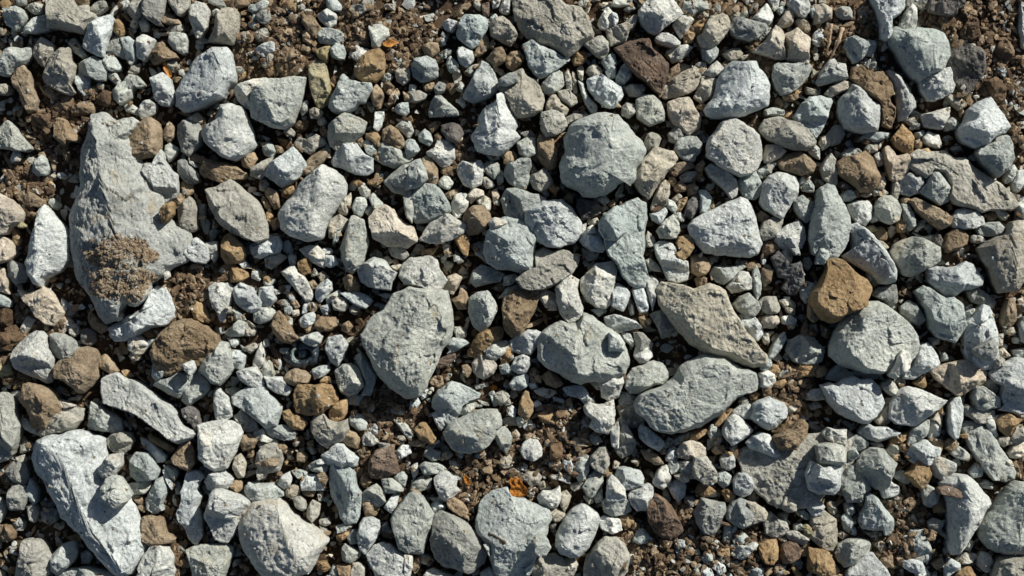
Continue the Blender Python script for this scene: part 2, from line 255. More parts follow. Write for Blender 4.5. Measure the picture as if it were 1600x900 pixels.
DATA = """@0,0
g 2,7 12,5 18,8 21,14 15,22 12,24 5,19 3,12
n 22,4 28,2 34,4 32,10 27,11 22,7
n 38,0 38,22 43,22 56,24 64,26 68,25 70,18 75,14 74,11 70,9 69,4 61,6 55,-4 40,-4
t+ 59,-3 71,-3 69,4 63,6 60,3
g 19,22 26,14 33,12 37,12 38,18 38,24 27,26 19,25
s 71,6 76,1 82,1 83,5 80,8 75,11 71,9
g 94,2 99,0 102,2 101,6 96,7
n 101,6 104,-3 112,-3 111,12 107,15 103,14 100,9
s 111,4 114,-3 130,-2 129,10 125,17 128,20 122,19 114,14 111,9
n 132,-3 147,-3 147,6 141,12 139,12 136,8 133,4
w+ 148,5 154,2 160,3 163,7 163,12 161,22 157,29 153,29 150,20 148,15
t+ 125,16 129,8 132,9 136,14 140,16 141,19 134,19 127,18
n 131,22 135,20 142,19 143,23 139,26 132,25
g 132,26 136,25 145,27 146,31 145,40 142,42 135,38 132,33
w+ 65,36 69,19 76,14 86,12 89,15 88,18 86,26 83,35 81,44 76,43 68,39
o 87,18 92,15 96,19 97,26 94,29 88,24
s- 82,40 88,30 93,29 97,34 98,46 90,43
g 94,30 101,29 106,33 106,38 105,47 102,51 97,43 96,36
w 107,30 112,27 117,29 121,31 119,37 116,44 112,47 107,44
t 117,44 123,34 127,33 131,37 137,42 139,45 130,47 120,50
n 130,49 137,47 139,53 135,56 131,53
g+ 80,48 82,43 87,41 90,45 94,50 94,54 88,56 83,54
g 62,50 66,47 73,44 80,48 83,56 82,63 76,63 68,59 62,58
g- 53,34 58,30 60,31 66,40 69,44 64,45 57,40
n 27,36 32,29 37,32 42,35 42,40 40,46 36,53 30,49 26,42
n 34,60 37,52 41,43 47,38 54,38 55,46 59,52 58,60 55,66 59,72 55,74 48,72 40,68 35,64
g 0,46 5,39 10,37 16,38 24,37 24,44 20,50 14,53 8,59 3,59 -2,57
t 9,62 13,53 18,51 23,57 25,65 27,70 30,78 27,86 22,88 18,82 15,72 10,67
g 58,60 63,58 70,60 70,68 66,75 62,71 59,65
w+ 66,75 71,70 77,65 80,66 79,70 73,74 66,78
t 33,69 38,68 44,70 47,74 45,79 39,77 34,73
t 48,76 53,74 57,77 56,84 53,89 48,82
t 56,84 63,80 70,79 74,84 73,89 60,90 56,89
k 72,76 79,70 87,72 89,80 83,83 76,81
g 88,72 92,66 98,63 103,69 103,76 99,80 94,82 89,77
g+ 97,63 101,58 108,60 113,66 110,69 105,68 103,72 99,68
g 84,58 90,56 92,60 94,66 91,66 86,62
w+ 118,62 127,57 133,62 134,66 136,72 136,79 132,83 126,82 121,77 120,70
n 100,57 103,52 109,50 108,56 104,58
g 97,83 102,81 108,85 108,90 99,87
w 108,86 112,80 117,78 122,82 121,88 115,92 110,92
n -2,66 5,66 9,69 8,73 3,74 -2,73
w++ 138,72 143,62 148,53 153,45 160,42 166,38 177,37 181,42 182,50 184,57 183,63 178,70 174,76 168,78 160,83 152,86 144,87 138,82
g 12,-2 20,-2 19,3 14,4
n -2,22 2,22 7,25 4,27 -2,27
g 103,16 108,14 108,18 105,22 102,20
s 109,18 112,13 116,19 115,24 111,24
@320,0
n+ 3,32 8,22 9,14 13,8 18,6 24,7 27,11 27,19 26,25 22,34 14,34 8,33
t 20,5 24,-3 36,-3 34,4 28,6 22,7
g 36,6 40,3 45,0 50,1 50,4 45,8 38,10 35,8
w 6,9 9,7 12,9 10,12 7,12
s 40,12 44,8 50,8 51,15 47,19 42,17
g 34,18 38,16 42,19 40,23 35,21
s 25,28 30,25 36,26 35,30 30,34 26,33
n- 38,26 44,22 50,22 49,27 44,32 40,30
g 72,4 75,2 78,5 77,8 73,8
s 63,6 66,5 69,9 69,13 65,10
g 95,-2 102,-1 107,5 106,8 100,8 96,6
s 110,6 115,4 122,3 123,-2 131,-2 131,7 126,9 120,13 114,12
w+ 88,12 96,7 103,12 102,18 97,22 90,16
t 76,12 80,9 85,14 91,22 88,28 85,28 80,24 76,18
t 76,24 80,24 86,32 83,35 77,32
g+ 88,26 90,22 98,22 105,24 110,29 106,34 98,35 90,33
t 58,26 62,24 68,26 69,30 62,33 59,33
w+ 40,38 46,34 52,32 58,36 56,40 51,42 46,45 41,42
n 44,50 50,42 54,40 56,42 52,50 48,53
t+ 56,41 62,34 65,36 70,41 75,43 70,46 62,50 56,48
t- 55,50 62,50 70,47 73,54 70,60 63,60 57,55
g 66,53 70,49 75,50 76,54 71,58 67,56
y 86,40 92,37 98,36 97,42 95,49 90,46
b+ 98,38 103,34 107,33 110,40 109,46 104,46 99,44
w 112,38 116,34 122,37 129,39 130,42 124,44 119,48 114,44
o+ 117,54 120,47 128,40 136,38 140,42 141,50 140,58 134,64 124,64 118,60
g+ 128,20 137,19 143,23 144,28 139,32 136,37 131,37 130,30
w 117,33 123,28 128,31 125,34
y+ 81,52 87,47 93,47 95,52 96,57 97,63 99,73 98,80 92,84 88,84 84,74 82,66
g++ 36,76 38,70 50,62 58,62 70,60 79,61 76,75 73,86 69,96 62,101 52,99 37,92
w 23,70 26,67 36,63 46,61 50,62 40,68 36,76 36,86 32,84 26,78
g+ 106,60 108,58 114,62 122,65 130,65 131,70 128,74 125,80 120,80 118,84 112,88 106,89 101,88 97,84 98,78 102,70 104,65
t 129,72 134,66 138,70 140,75 137,84 132,82 130,77
t 138,66 144,64 148,68 146,72 141,72
g 137,60 143,57 147,60 144,64 139,63
n 149,55 157,50 160,55 160,62 155,66 150,63
g 141,50 146,51 148,56 143,57
w 144,42 148,39 151,42 148,46 144,45
g 146,47 156,40 156,46 151,52 146,52
b 149,84 152,81 159,80 159,88 156,90 150,88
t 143,82 145,74 150,69 152,73 148,80
n 140,4 144,3 149,4 146,7 141,6
g 75,86 77,80 80,79 80,86 76,90
n 82,86 86,84 92,87 91,92 83,92
t 155,72 160,75 160,80 156,78
p 126,20 129,12 132,10 135,11 131,17
@640,0
b+ 37,26 40,15 44,12 55,12 60,15 61,21 58,27 53,35 49,38 43,34 38,30
n+ 62,20 66,14 73,13 78,17 82,22 84,27 83,31 79,35 72,33 64,28
n++ 80,-3 100,-4 116,-3 122,4 134,6 138,12 141,18 144,26 143,30 135,36 129,41 124,45 117,42 109,36 100,34 92,30 86,24 82,14
g++ 88,36 95,31 102,35 113,40 120,45 122,49 115,54 106,60 101,61 96,57 93,52 91,44
w+ 37,40 42,36 46,39 49,40 50,47 47,50 44,52 39,49
g+ 1,52 5,46 13,44 20,47 22,53 22,60 15,63 9,64 3,60
w 26,19 30,15 37,17 36,22 33,25 28,23
g 30,46 32,44 38,50 38,55 31,56 29,50
t 60,46 67,38 72,37 75,43 75,47 66,53
t+ 75,46 79,41 85,40 90,45 87,51 82,55 76,52
t- 52,38 57,29 60,27 62,33 63,37 56,43 50,44
t 62,35 65,31 67,34 64,38
w+ 42,74 47,65 52,55 56,48 62,50 66,58 69,66 68,71 62,76 50,80 43,77
n 72,64 74,60 82,56 88,54 92,60 98,62 102,68 105,78 103,86 97,90 84,92 78,86 74,74 68,68
s 70,62 78,57 84,58 84,64 76,67 70,66
g 103,67 107,60 115,54 119,57 121,66 117,70 110,74 105,73
o 127,46 130,41 136,40 139,44 135,50 129,51
n 136,35 144,30 150,28 155,33 155,40 151,46 146,44 140,38
w 147,18 151,10 155,6 160,12 160,20 153,23 149,22
n 152,28 160,22 162,30 160,34 155,34
b 150,48 156,43 160,42 162,50 154,54
g 153,56 158,50 161,50 161,60 156,61
w+ 139,62 144,60 150,58 158,64 165,68 167,74 160,84 153,84 146,78 140,70
n 138,56 140,52 145,50 149,53 150,58 143,61
n 121,58 124,55 126,60 127,70 123,70
n 127,56 130,60 131,72 128,72
n 131,54 134,51 136,54 135,63 132,60
g 132,64 136,66 140,76 146,82 146,87 142,88 137,80
n 116,72 124,70 130,76 131,80 126,83 119,79
n 107,82 110,74 114,74 118,80 124,85 122,90 113,89 107,86
g 15,88 17,80 20,75 25,75 30,80 37,86 38,90 16,91
n -1,72 8,71 13,74 12,77 5,80 -1,79
t 11,68 15,64 19,65 18,70 13,71
s 19,68 23,64 28,66 27,71 21,74
g 35,67 40,64 43,68 41,72 37,70
t 10,36 16,33 22,34 23,40 18,44 12,42
y 2,42 7,37 10,41 8,45 3,47
b 23,42 29,38 33,40 31,43 25,46
g 11,30 15,28 18,29 17,33 13,33
s 23,32 27,28 30,29 27,35 23,36
n 50,2 53,-1 56,6 55,8 52,6
w 64,-1 71,-1 69,5 65,6
w 70,8 74,-1 79,-1 78,10 75,11
g 63,14 67,11 69,14 66,17
r 56,4 62,2 62,12 58,14
t 85,28 88,24 90,26 88,30
g 0,66 5,67 4,71 0,71
g 38,80 42,75 44,82 42,84
n 12,25 18,21 22,23 21,27 14,28
n 133,3 135,-2 141,-2 138,5
@960,0
w+ 19,8 24,2 33,-2 45,-2 50,6 54,11 49,15 44,18 38,22 32,27 27,25 22,20 19,14
w+ 46,19 52,12 57,12 62,16 59,20 57,25 52,30 49,25
n -6,24 0,21 8,18 15,12 18,14 16,20 11,26 9,32 3,34 -3,36
g 0,-2 14,-2 12,4 4,5 -2,4
w+ 32,30 35,26 42,26 47,29 51,33 50,36 44,37 38,35 33,33
g+ 41,40 49,36 56,35 61,37 57,42 52,47 46,49 42,45
r 0,38 8,34 15,32 22,30 27,30 30,38 36,44 42,50 41,58 40,64 36,74 30,70 24,64 17,60 12,54 6,46
g 53,8 54,-2 70,-2 75,4 74,8 66,9 60,14 54,10
n 64,10 69,8 74,10 73,14 67,15
n+ 65,29 69,26 72,18 75,13 84,11 88,12 90,17 90,22 86,28 81,34 73,38 68,36
o 62,20 66,16 72,15 74,19 70,25 65,28 62,24
o 54,28 58,24 63,27 61,33 55,34
s+ 90,22 93,15 97,13 108,16 118,18 120,22 112,30 105,32 96,29 92,26
w+ 108,14 114,8 119,3 122,7 124,13 122,18 117,22 112,17
g 112,28 117,23 122,22 120,28 114,32
n 87,10 92,6 98,10 97,13 92,15
s 75,8 80,3 86,6 86,10 80,11 75,12
w 121,-2 129,-2 128,5 125,8
w+ 136,2 140,-2 151,-2 153,8 148,14 143,12 138,6
p+ 128,18 133,10 138,5 140,6 140,17 137,20 131,21
g 127,7 131,5 134,8 130,11
n 142,16 145,14 151,17 153,22 151,25 145,22
g 153,6 156,5 157,10 155,13
p+ 108,40 118,32 122,26 126,20 131,24 133,28 132,36 134,46 126,46 118,43
p+ 132,28 136,26 143,22 148,26 153,30 152,40 152,50 142,49 135,47 134,38
g+ 124,52 128,49 137,50 150,49 154,52 151,60 146,66 142,70 136,73 131,74 127,69 124,62
w++ 78,76 81,62 86,54 92,48 100,49 104,48 111,48 113,54 118,59 121,66 121,76 120,82 112,86 102,90 92,92 76,92 72,90 70,86
g 68,38 72,36 78,35 81,39 80,44 75,49 70,46
n 37,74 38,68 42,64 50,58 58,54 64,51 67,52 67,60 65,68 58,73 48,76 40,77
t 38,64 44,54 50,50 51,56 44,64
w 64,50 71,49 72,54 68,58
w+ 70,58 75,52 80,48 86,54 82,58 76,61
n 62,76 67,66 68,60 74,60 80,62 80,70 76,76 68,80
p 42,80 50,77 58,76 61,80 64,86 68,92 66,100 58,105 46,96 42,88
t+ 64,84 68,80 72,82 70,86
g+ 17,78 22,74 30,74 36,80 39,88 39,94 28,98 18,92
s 7,68 14,66 22,66 24,70 20,76 12,75
n 6,84 10,80 16,82 16,88 12,92 6,90
w -4,66 0,65 4,68 8,74 7,82 3,86 -4,84
g 1,62 5,53 9,49 13,54 13,60 8,66 3,66
w -2,10 2,11 3,16 0,20
n 85,42 92,38 98,38 100,42 97,46 90,47
n 99,44 106,42 107,44 101,47
t 84,50 88,47 89,49 86,53
t 103,36 107,36 106,39
n 150,68 153,69 158,70 158,74 151,73
g 142,92 146,82 152,76 160,75 169,77 170,80 166,86 160,95 150,102 144,98
t 132,75 138,73 144,76 140,79 134,78
b 118,86 124,84 132,86 132,90 119,90
s 8,7 14,4 16,7 12,9
@1280,0
p -4,4 3,3 10,7 9,14 4,17 -4,18
s 13,8 18,5 24,6 27,13 25,15 18,15 14,12
s 30,9 34,5 38,12 35,18 32,16
w+ 40,-3 67,-3 66,7 62,12 56,16 55,22 56,27 52,32 48,30 48,20 46,12 42,4
s- 68,-3 85,-3 85,6 80,8 74,5 68,6
w+ 63,20 67,10 72,3 76,7 76,17 75,23 68,23 63,22
d 86,4 88,-3 114,-3 112,6 107,8 106,12 100,13 92,11 86,8
b++ 54,30 55,25 60,21 64,23 78,22 90,23 97,26 101,32 101,38 102,44 99,50 96,55 90,57 88,58 83,60 78,64 72,60 68,56 64,50 62,44 58,38 55,34
g+ 20,36 20,31 27,28 31,30 40,32 44,34 43,40 41,44 36,43 31,48 27,49 23,43
g 32,50 36,45 39,47 37,52
g 38,52 41,45 44,46 45,55 43,56
d- 100,50 103,36 106,31 112,31 118,35 126,37 130,42 130,52 127,60 122,66 118,72 114,76 110,72 106,64 105,56
w+ 78,64 83,60 90,58 96,54 101,53 104,57 104,62 106,66 104,72 97,76 90,79 85,78 80,70
n 100,76 103,74 110,76 114,82 110,86 105,82
w 52,57 55,55 63,60 70,68 72,73 75,79 75,83 71,88 67,93 62,94 61,86 60,76 57,66
x+ 24,62 26,54 33,51 42,57 50,56 57,66 58,73 55,76 59,84 59,90 56,100 48,98 47,90 45,80 36,74 30,66
w+ 16,78 24,70 26,66 31,68 38,74 42,79 48,82 48,90 45,102 35,104 20,100 15,88
p 5,73 9,68 18,63 25,65 23,70 17,72 10,76
w -2,64 3,54 8,47 12,46 13,50 20,50 21,58 22,61 16,64 8,65 0,67
w -4,26 0,23 4,24 6,28 5,33 0,36 -4,33
g 137,53 143,50 147,56 145,61 140,58
w 158,-3 164,-3 164,40 158,36 156,20
k 110,26 118,12 124,16 126,28 118,32 112,30
k 140,34 146,30 152,40 150,46 142,48 138,40
k 130,64 138,60 146,68 145,78 140,80 134,74
o 102,18 105,16 107,20 103,22
@0,180
g 0,10 6,4 12,9 16,16 20,20 25,26 20,28 9,27 -3,25 -3,8
k 22,2 30,-2 38,2 38,8 34,11 27,7
t+ 42,8 46,2 52,4 55,10 59,14 63,18 60,21 54,20 52,24 47,21 43,18
t 49,29 53,24 55,27 54,37 50,32
w 8,34 12,26 16,31 15,34 9,37
g 25,44 27,36 33,31 37,35 38,43 36,47 29,47
t 41,32 44,30 44,37 42,43 40,38
w- 45,46 49,45 52,48 50,50 46,49
n 4,58 6,56 10,60 9,63 4,62
g 12,54 16,52 24,55 29,58 31,62 24,60 12,57
t 10,60 16,57 26,61 33,66 37,72 30,72 20,70
t- 18,69 26,70 28,78 25,80 19,75
p+ -3,60 3,63 9,66 15,71 19,77 17,83 10,87 6,92 -3,94
y 11,84 15,82 20,87 15,88
w 5,48 8,45 12,48 9,52 5,52
g++ 79,20 84,11 88,6 96,3 103,2 108,5 105,10 101,15 97,21 94,24 88,27 83,24
t++ 97,22 102,14 107,8 112,3 118,2 124,6 126,12 126,24 123,32 115,33 108,35 102,30 98,27
n 84,6 88,4 91,6 86,9
t 127,14 132,5 136,9 136,17 132,21 128,18
g 129,24 133,22 139,26 137,31 132,36 129,30
s 139,8 144,4 155,6 158,15 158,22 148,32 142,28 139,17
n 144,4 154,-2 158,2 157,6 146,6
w+ 110,44 113,38 120,37 123,32 126,27 129,30 130,37 134,43 139,46 139,60 137,64 129,69 126,66 121,59 115,51
s 139,36 144,33 147,38 154,44 156,51 149,54 142,49 139,44
t 146,35 152,30 160,33 163,37 160,40 149,38
t 136,66 141,61 145,63 144,68 137,73 135,70
t- 141,55 144,51 150,54 151,60 146,64
o+ 125,73 130,69 135,68 135,77 131,82 127,84 125,78
n+ 139,74 143,68 148,64 152,69 154,74 153,80 154,88 150,91 143,90 140,84
w++ 25,94 29,82 31,74 35,70 41,77 46,83 52,89 53,94 53,112 47,121 36,127 33,134 26,131 22,124 20,115
s 155,71 160,70 160,84 156,82
t 156,40 160,40 163,46 160,49 156,45
@320,180
w++ -2,14 0,8 8,4 12,-8 20,-9 30,-6 35,6 38,14 40,23 38,26 32,32 24,35 14,33 4,25 -1,20
t 0,34 5,35 10,37 16,37 24,40 33,46 30,50 22,50 16,54 10,52 2,48 -3,42
t 28,33 38,29 41,34 36,42 30,40
n 36,42 45,36 53,33 47,45 44,50 36,47
g 45,26 48,21 53,23 55,28 52,33 47,31
t 55,24 60,25 60,29 56,29
w++ 47,43 52,37 58,33 69,25 76,33 80,40 77,44 72,50 66,54 60,56 53,51 47,47
g 48,20 45,16 50,18
n 62,12 66,9 70,13 69,16 64,16
n+ 70,22 74,17 80,19 87,15 93,19 95,23 88,26 83,31 78,28 72,26
t+ 77,40 82,33 93,26 96,30 93,36 86,42 80,47 78,44
t 90,11 95,10 96,15 94,18 91,15
n 88,4 93,2 95,6 92,9 89,7
g 97,8 103,2 110,-2 120,2 126,6 124,14 118,19 108,24 104,28 98,24 96,16
w++ 99,36 103,28 108,23 118,22 124,30 131,34 131,44 126,47 118,46 109,42 101,40
w 94,26 96,23 98,27 97,31
b 124,22 127,19 131,22 134,27 131,32 126,29
t 118,20 122,17 125,21 122,25
o 126,15 133,13 138,17 137,23 135,26 130,20 126,18
w 132,10 133,-2 140,-2 138,8 135,12
t+ 139,12 145,8 151,12 155,18 156,24 151,27 144,23 139,20
g 149,9 154,5 160,5 163,12 159,18 155,14
b+ 133,34 136,26 139,21 150,26 160,31 162,34 156,39 147,41 138,38
g+ 140,52 146,46 153,40 160,38 164,42 168,50 166,60 156,62 147,60
g 156,22 160,19 162,24 158,28
w++ 57,78 60,72 68,64 73,55 80,48 87,42 92,39 100,42 108,48 111,54 110,62 104,70 99,78 95,86 92,96 80,98 66,94 60,88
n- 104,73 108,66 114,61 114,70 111,78 106,77
g 115,72 118,65 124,64 127,70 122,79 117,77
n 96,88 99,81 105,78 112,82 112,86 106,92 98,96
g 112,88 117,79 124,82 125,90 123,98 112,98
p+ 128,80 133,74 141,70 148,74 152,80 156,84 163,87 166,98 158,104 142,102 132,96 129,88
w 125,75 129,71 131,75 128,78
g 128,64 132,61 139,69 138,72 132,73
n 120,57 124,53 129,59 127,65 122,62
o 115,52 120,50 124,54 119,56
o 127,52 135,48 139,51 134,55 128,54
s 155,64 161,60 163,72 162,84 157,78
o+ 61,55 68,54 70,58 65,65 60,63
t 47,61 50,57 57,60 58,72 54,73
t- 44,66 47,64 52,72 48,73
n 43,52 47,50 50,54 47,59 43,58
o+ 48,76 52,74 53,79 49,83
t 50,83 57,80 59,85 54,90
n++ 0,58 8,56 16,53 20,50 24,52 30,58 38,64 43,69 46,76 49,86 50,96 42,100 30,96 20,91 10,83 4,72
g 7,82 9,87 6,88
@640,180
w++ 48,16 52,10 54,2 60,-6 70,-12 74,-18 77,-12 79,-4 83,4 84,9 82,12 86,17 82,22 76,28 70,31 60,30 53,28 51,22 49,20
g 7,16 12,11 16,14 18,20 15,24 8,20
d 25,8 34,6 39,8 42,14 38,22 30,20 25,13
t 15,8 20,5 24,6 21,11 16,11
w+ 13,29 20,25 22,18 30,20 35,26 35,34 31,39 26,41 21,37 15,33
g -2,20 4,20 8,27 4,31 -2,34
t+ 8,36 13,32 17,35 22,42 22,50 20,54 15,52 10,45
g 0,38 8,34 13,44 14,50 6,56 -3,58
b++ 0,60 4,55 12,53 19,54 24,58 27,63 31,70 32,75 27,79 22,81 14,84 5,84 -2,80 -4,70
w++ 11,92 16,84 25,75 32,78 38,82 44,86 42,92 36,96 26,100 16,100 8,97
g+ 22,53 26,48 30,48 34,53 30,58 24,56
n- 26,45 30,41 33,44 31,47 27,47
t 28,61 36,58 38,60 33,66 29,64
w+ 37,41 41,36 50,37 55,35 58,41 57,47 56,54 49,57 42,54 38,46
g+ 58,38 63,36 70,38 70,43 66,50 61,46 58,42
n 56,50 60,48 65,52 65,56 60,57
b 68,48 71,43 74,46 73,52 69,54
g++ 74,46 76,38 82,37 86,34 94,34 95,40 93,45 94,51 90,58 83,56 77,52
t 71,31 75,28 82,29 84,33 81,37 76,37
g 60,31 70,30 70,34 64,36
g 84,22 90,18 98,18 99,30 92,34 86,30
s 87,14 94,12 98,16 92,18
n++ 102,6 103,-2 112,-4 120,-2 123,8 120,12 114,16 107,17 103,12
t++ 100,20 102,15 106,17 112,18 113,23 115,27 115,36 113,41 108,43 104,38 100,32
n- 95,36 99,42 100,45 95,45
n 95,47 100,45 105,41 109,46 112,52 109,56 103,60 97,57 94,51
w+ 33,68 36,62 44,61 47,66 45,72 41,77 38,80 33,76
p 46,62 50,57 57,59 58,63 52,65 48,69
g 52,66 58,63 63,66 63,73 60,76 54,70
t++ 41,84 44,75 50,71 57,71 62,76 64,82 60,88 54,92 46,94 41,88
p 64,60 68,58 70,63 70,70 66,69
g+ 72,66 76,58 84,57 92,60 100,62 106,65 107,68 100,72 94,74 88,84 78,84 74,76
w++ 91,75 96,71 104,67 112,66 119,66 126,72 130,78 134,84 134,92 128,100 118,103 107,102 98,98 92,90 90,82
o 107,56 112,53 115,58 114,64 111,60
g 103,60 106,58 109,62 106,64
t 120,66 124,60 128,62 127,69
d+ 131,66 138,66 146,68 150,73 149,77 142,80 134,82 131,76
w 144,66 152,62 156,67 152,70
n 149,72 153,70 155,73 151,75
n 139,82 146,80 148,84 144,87 140,85
t 155,68 160,66 160,72 156,71
b+ 148,84 152,78 158,73 162,71 168,74 170,82 168,92 160,98 152,96 148,90
w 62,84 66,80 72,81 76,84 70,87 64,90
w 134,86 138,84 137,91 134,92
w 139,88 143,86 145,92 139,92
g++ 117,40 121,30 120,18 125,9 133,3 142,-1 154,-2 163,0 170,8 176,15 182,20 185,28 182,36 177,42 176,50 172,56 170,52 163,54 154,61 145,64 136,63 132,59 124,56 119,52
n 122,2 128,-1 140,0 128,5 124,8
@960,180
n 24,20 27,13 33,15 36,18 34,25 27,29 25,25
n++ 17,44 20,37 27,30 32,25 40,27 46,29 49,34 46,40 40,46 36,52 32,58 27,65 22,62 17,56 15,50
n+ 29,70 32,62 36,54 39,51 43,54 43,62 40,70 35,74 29,74
g++ 48,22 50,18 56,16 64,17 68,22 67,29 64,32 62,36 54,35 50,31 47,27
w++ 72,24 74,17 79,12 84,5 94,3 102,7 108,11 113,16 115,24 115,34 111,42 106,46 98,48 88,44 80,39 76,35 72,32
w 46,-2 68,-2 69,4 66,10 62,14 57,14 52,10 47,4
n++ 114,10 117,4 124,2 130,1 136,4 146,6 152,12 157,20 156,24 149,27 139,27 128,23 120,19 115,14
p 116,32 118,24 126,23 134,28 130,33 124,36 118,37
t+ 127,36 134,31 145,28 153,34 157,39 155,45 146,47 138,45 130,42
g 112,43 120,38 128,36 124,42 116,49 113,48
w++ 71,42 76,38 83,41 89,43 94,49 97,56 95,63 91,65 86,58 81,54 74,48
b++ 97,50 102,46 110,43 113,49 115,53 115,60 110,66 102,65 98,58
w++ 116,54 121,48 127,45 134,46 142,48 144,55 143,63 138,69 134,76 131,81 125,78 118,74 114,68 115,62
t+ 43,44 47,38 54,36 61,37 62,41 54,44 48,48
o+ 63,40 67,37 70,41 68,45 64,44
n+ 51,48 56,44 63,44 66,48 60,52 53,53
t+ 43,49 47,48 49,53 47,56 43,52
t 47,57 51,52 57,56 56,59 49,60
t 57,55 63,53 65,61 58,63
o 64,46 69,46 68,52 64,50
n 45,66 50,61 53,64 48,68
t 49,75 50,67 57,64 56,68 51,76
g 41,72 42,66 47,68 49,73 47,76
d+ 55,76 57,68 62,63 66,62 67,70 63,78 60,81 55,78
b+ 66,59 72,59 76,65 74,72 71,77 67,76 67,66
t 74,71 77,67 78,72 74,76
w+ 28,77 34,75 40,72 41,76 38,82 36,85 30,82
w 46,77 51,76 55,80 54,83 49,82
g+ 33,90 40,82 46,78 50,84 51,90 48,96 36,96
b++ 0,73 10,68 18,65 25,69 25,82 23,94 24,102 22,110 25,118 26,126 24,134 16,134 12,132 6,126 2,118 -4,110 -8,102 -10,86 -6,78
w++ 58,86 62,82 70,77 80,72 90,68 98,64 104,66 109,76 112,88 115,100 112,108 106,111 95,110 80,109 70,107 64,100 60,94
t 111,78 115,75 121,79 116,83 111,82
n+ 113,92 116,83 124,80 132,81 130,88 126,96 116,98
w+ 127,92 134,87 144,82 148,88 149,96 146,104 138,106 130,104 125,98
g 144,50 149,46 153,48 150,54 145,54
b 146,56 152,50 156,56 155,60 148,59
g+ 140,66 147,63 150,66 155,68 155,78 150,84 145,80 141,74
s 140,2 148,-4 158,-3 164,0 162,12 157,18 152,10 146,7
w 150,26 156,23 160,26 160,34 154,31
s 42,14 50,8 54,16 48,22 43,20
n 60,15 66,12 69,13 64,16
@1280,180
n 0,22 2,17 6,16 10,20 9,23 3,27
s- 4,18 12,8 18,8 20,15 16,22 10,24
w 16,2 18,-6 30,-6 46,-6 49,2 48,8 40,13 32,12 22,8
g 32,18 38,13 48,13 54,14 52,18 44,21 34,20
o+ 57,18 62,12 65,7 72,14 74,18 72,30 65,29 60,25
n 67,5 74,2 78,8 78,11 72,9
g 75,14 81,12 82,15 78,18 75,16
w+ 81,18 85,13 93,16 95,22 94,26 86,24 82,22
n 75,20 78,18 81,22 79,27 75,25
w 80,0 102,-6 101,2 98,6 96,11 88,10 83,9
g 98,6 104,2 109,6 107,10 100,12
w++ 109,10 114,4 116,-4 124,-10 134,-14 138,-8 144,0 149,9 145,14 138,17 132,22 122,26 114,22 110,16
g++ 123,30 125,26 134,22 138,17 147,16 150,26 152,34 148,42 140,48 134,44 128,38
n 38,23 45,22 45,28 39,30 36,26
g 18,30 24,26 30,26 33,29 28,32 19,33
t++ 14,37 20,33 27,32 36,28 42,34 45,42 48,48 45,56 40,60 32,60 28,56 20,50 15,45
w 43,32 47,29 50,32 50,38 46,40
p 45,50 50,47 52,52 50,58 45,57
p++ 51,26 54,24 58,28 60,32 68,30 70,34 69,44 65,50 60,52 56,50 53,44 51,36
w++ 1,42 4,36 9,30 13,35 12,40 14,44 14,54 10,54 4,50
r 13,53 20,52 27,58 24,60 16,57
g 17,62 23,58 29,60 29,64 24,67 19,67
w 42,59 46,58 48,61 44,63
n 30,62 38,60 41,62 37,64
n 47,61 50,58 54,61 50,63
w+ 63,50 70,45 74,48 80,48 82,53 78,61 70,63 64,61
g+ 79,60 84,53 86,45 92,43 98,50 102,56 101,67 94,70 86,66
n++ 70,32 78,27 90,29 98,28 106,33 114,34 120,40 132,48 142,54 150,61 155,70 150,74 140,73 127,75 116,72 105,69 101,64 102,56 97,46 88,44 84,50 76,46 70,42
o 80,27 85,26 87,29 83,32
n 58,53 63,50 63,60 60,67 57,63
g++ 44,72 46,66 50,63 56,63 61,67 64,74 62,82 56,85 49,82 44,77
w++ 22,70 30,67 38,67 42,72 40,80 36,86 28,83 24,78
s 40,75 44,76 46,82 41,84 39,80
t 64,65 70,63 71,67 68,70 65,69
g+ 64,70 70,70 74,78 75,86 71,90 67,87
t+ 71,67 76,65 84,68 92,72 99,76 103,80 101,86 95,89 88,85 82,80 76,76
o 61,86 63,79 67,86 67,91 62,91
w++ 104,80 108,74 114,73 122,75 128,80 129,85 122,88 112,89 105,87
g 122,88 131,84 140,83 144,88 140,95 126,94
n 75,90 79,83 83,81 82,86 77,91
g 145,50 148,42 152,39 155,44 151,51 147,53
w 151,54 155,44 161,43 161,52 155,60 152,58
n 151,16 155,16 159,18 157,21 152,20
t 148,11 152,8 157,11 153,15 150,14
g 158,20 161,18 161,26 158,24
g+ 154,70 160,66 164,70 164,82 155,78
t 131,78 136,75 140,78 136,82 132,82
n 136,74 144,74 148,78 145,82 140,79
w 24,86 30,84 36,90 33,92 25,92
y 36,88 42,86 46,90 38,92
t 100,70 103,69 104,73 101,75
g++ -6,80 -2,66 0,58 6,54 12,56 15,62 20,70 24,80 24,88 22,98 18,106 12,112 2,111 -6,108 -8,96
@0,0,1
h+++ 142,178 168,178 188,200 205,225 222,258 242,290 258,335 275,352 292,362 300,385 290,404 266,425 240,442 215,458 196,482 184,500 165,506 152,492 137,462 122,428 114,405 106,370 107,340 118,318 126,290 130,250 134,210
@0,360
p+ 14,46 22,49 30,47 34,44 41,50 45,56 50,64 46,70 42,74 35,73 29,68 25,60 18,54
p+ -4,-4 0,4 5,6 10,10 12,18 8,23 2,25 -4,26
t- 10,-2 14,0 16,8 14,12 10,8
p -4,29 3,30 7,38 6,46 8,50 2,48 -4,46
s 6,26 10,24 18,27 22,34 20,40 12,42 7,36
g -4,49 4,51 9,56 8,60 -4,59
k -3,61 4,60 10,63 12,70 8,76 4,80 -3,78
k 4,76 12,74 17,80 18,86 12,90 4,90
k -4,80 6,80 12,88 8,94 -4,94
n 13,65 19,66 20,70 16,73 13,70
n 20,66 28,70 24,77 19,82 16,78
